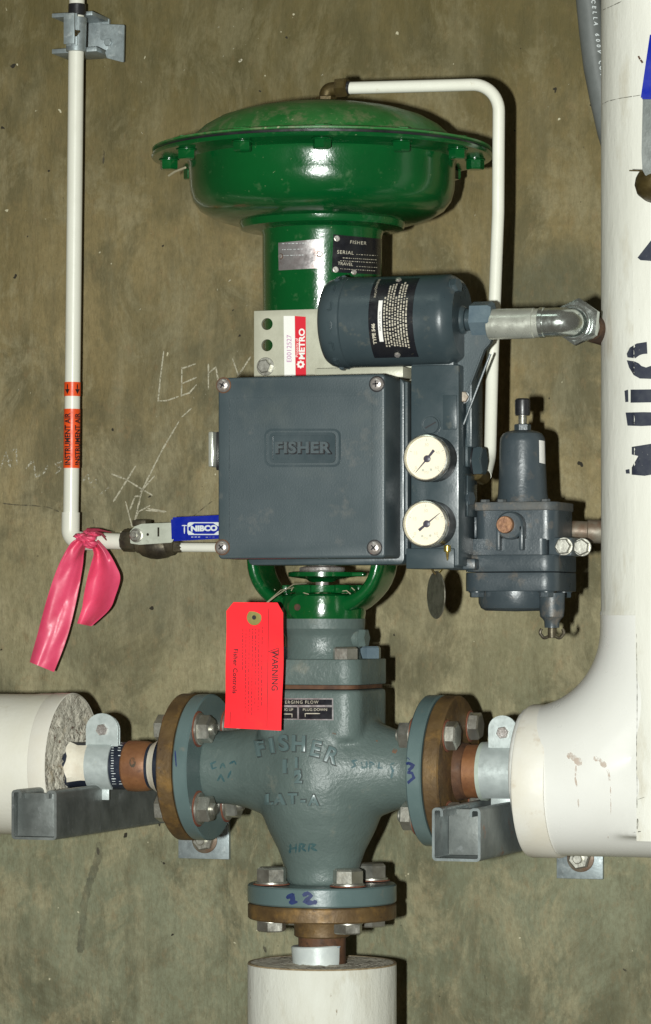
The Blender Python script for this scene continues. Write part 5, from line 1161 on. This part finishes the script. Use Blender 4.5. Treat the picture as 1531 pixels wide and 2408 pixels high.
# ================================================================== STRUTS
def strut(label, pxl, pxr, pyt, pyb, D, plate, web, cmat, group='strut brackets under the pipes'):
    p0 = P(pxl, pyt, D); p1 = P(pxr, pyb, D); w_ = p1.x-p0.x; h_ = p0.z-p1.z; t = .0026
    th = thing('strut_bracket', label, 'bracket', (p0.x+w_/2, 0, p1.z), group)
    # C channel, open side up, lips turned in and down
    # C channel bent from sheet, open side up, lips turned in and down
    cl = [(.011, h_-.0085), (.011, h_), (0, h_), (0, 0), (w_, 0), (w_, h_), (w_-.011, h_), (w_-.011, h_-.0085)]
    q_ = fillet([(x, 0, z) for x, z in cl], .0042, 5); sec = []
    for i_, p in enumerate(q_):
        t_ = (q_[min(i_+1, len(q_)-1)]-q_[max(i_-1, 0)]).normalized(); n_ = Vector((-t_.z, 0, t_.x)); sec.append((p, p+n_*t))
    b = BM(); rows = []
    for y in (-D, -.004): rows.append([[b.verts.new((p0.x+c_.x, y, p1.z+c_.z)) for c_ in pr_] for pr_ in sec])
    m_ = len(sec)
    for i_ in range(m_-1):
        for s_ in (0, 1): b.faces.new((rows[0][i_][s_], rows[0][i_+1][s_], rows[1][i_+1][s_], rows[1][i_][s_]))
        for r_ in rows: b.faces.new((r_[i_][0], r_[i_+1][0], r_[i_+1][1], r_[i_][1]))
    for i_ in (0, m_-1): b.faces.new((rows[0][i_][0], rows[0][i_][1], rows[1][i_][1], rows[1][i_][0]))
    bmesh.ops.recalc_face_normals(b, faces=b.faces)
    part('channel', b, cmat, th)
    b = BM(); box(b, p0.x+t+.0002, p0.x+w_-t-.0002, D-web-.004, D-web, p1.z+t+.0002, p0.z-.0035, .0006); part('inner_web', b, MGS, th)
    a0 = P(plate[0], plate[1], .004); a1 = P(plate[2], plate[3], .004)
    b = BM(); box(b, a0.x, a1.x, .0002, .0065, a1.z, a0.z, .0008); part('wall_plate', b, MGV, th)
    bx = P(plate[4], plate[5], .007); bolt(th, bx, (0, -1, 0), .0105, .008, MZ, 'anchor_bolt', washer=.0150, wt=.0022, wm=MNB, stub=.006, rot=12)
    return th
strut('galvanised strut bracket under the left pipe, square open end at far left', 27, 133, 1857, 1976, .418, (421, 1880, 540, 2021, 482, 1975), .008, MGS)
strut('galvanised strut bracket under the right pipe, rusty open end beside the right flange', 1016, 1130, 1899, 2027, .430, (1310, 1930, 1419, 2068, 1366, 2018), .045, MGR2)
# ================================================================== CABLE top right
cb = thing('grey_cable', 'grey printed cable running down behind the riser at top right', 'cable', P(1430, 400, .06))
b = BM(); pts = [P(x, y, .055) for x, y in ((1376, -60), (1384, 0), (1392, 80), (1402, 160), (1416, 230), (1434, 310), (1462, 400), (1500, 520), (1540, 700), (1560, 1000), (1565, 1500), (1565, 2600))]
tube(b, pts, 30*S(.055, 1390), 28); cbo = part('sheath', b, MCB, cb); TCB = bvh(cbo)
b = BM(); 
for i, ch_ in enumerate("CELLA 600V CONDUCTORS"):
    if ch_ == ' ': continue
    t = i*13; x = 1395+t*.105+(t/270)**2*8; letter_on(b, TCB, ch_, x, 4+t, 9, 98+t*.03, off=.0004, bold=.03)
part('cable_print', b, MWP, cb)
# ================================================================== BLUE HANDLED VALVE right edge
DV = .43
hv = thing('lever_valve', 'blue sleeved lever of a valve just entering at the right edge', 'valve', P(1530, 470, DV))
M = Matrix.Translation((0, -DV, 0)) @ Matrix(((1, 0, 0, 0), (0, 0, -1, 0), (0, 1, 0, 0), (0, 0, 0, 1)))
b = BM(); prism(b, [G(1509.5, 235, DV), G(1532, 80, DV), G(1600, 80, DV), G(1600, 235, DV)], Matrix.Translation((0, .003, 0)) @ M, .010, .0015); part('blue_grip', b, MBL, hv)
b = BM(); prism(b, [G(1512, 400, DV), G(1510, 360, DV), G(1513, 228, DV), G(1600, 228, DV), G(1600, 420, DV), G(1520, 415, DV)], M, .003, .0006); part('lever', b, MGS, hv)
b = BM(); lathe(b, [(0, 0), (.014, 0), (.019, .003), (.021, .008), (.0215, .014), (.019, .021), (.013, .026), (0, .028)], frame(P(1548, 406, DV-.02), (0, -.3, -1)), 28); tube(b, [P(1480, 401, DV), P(1512, 402, DV)], .0007, 6); part('valve_body', b, MBR, hv)
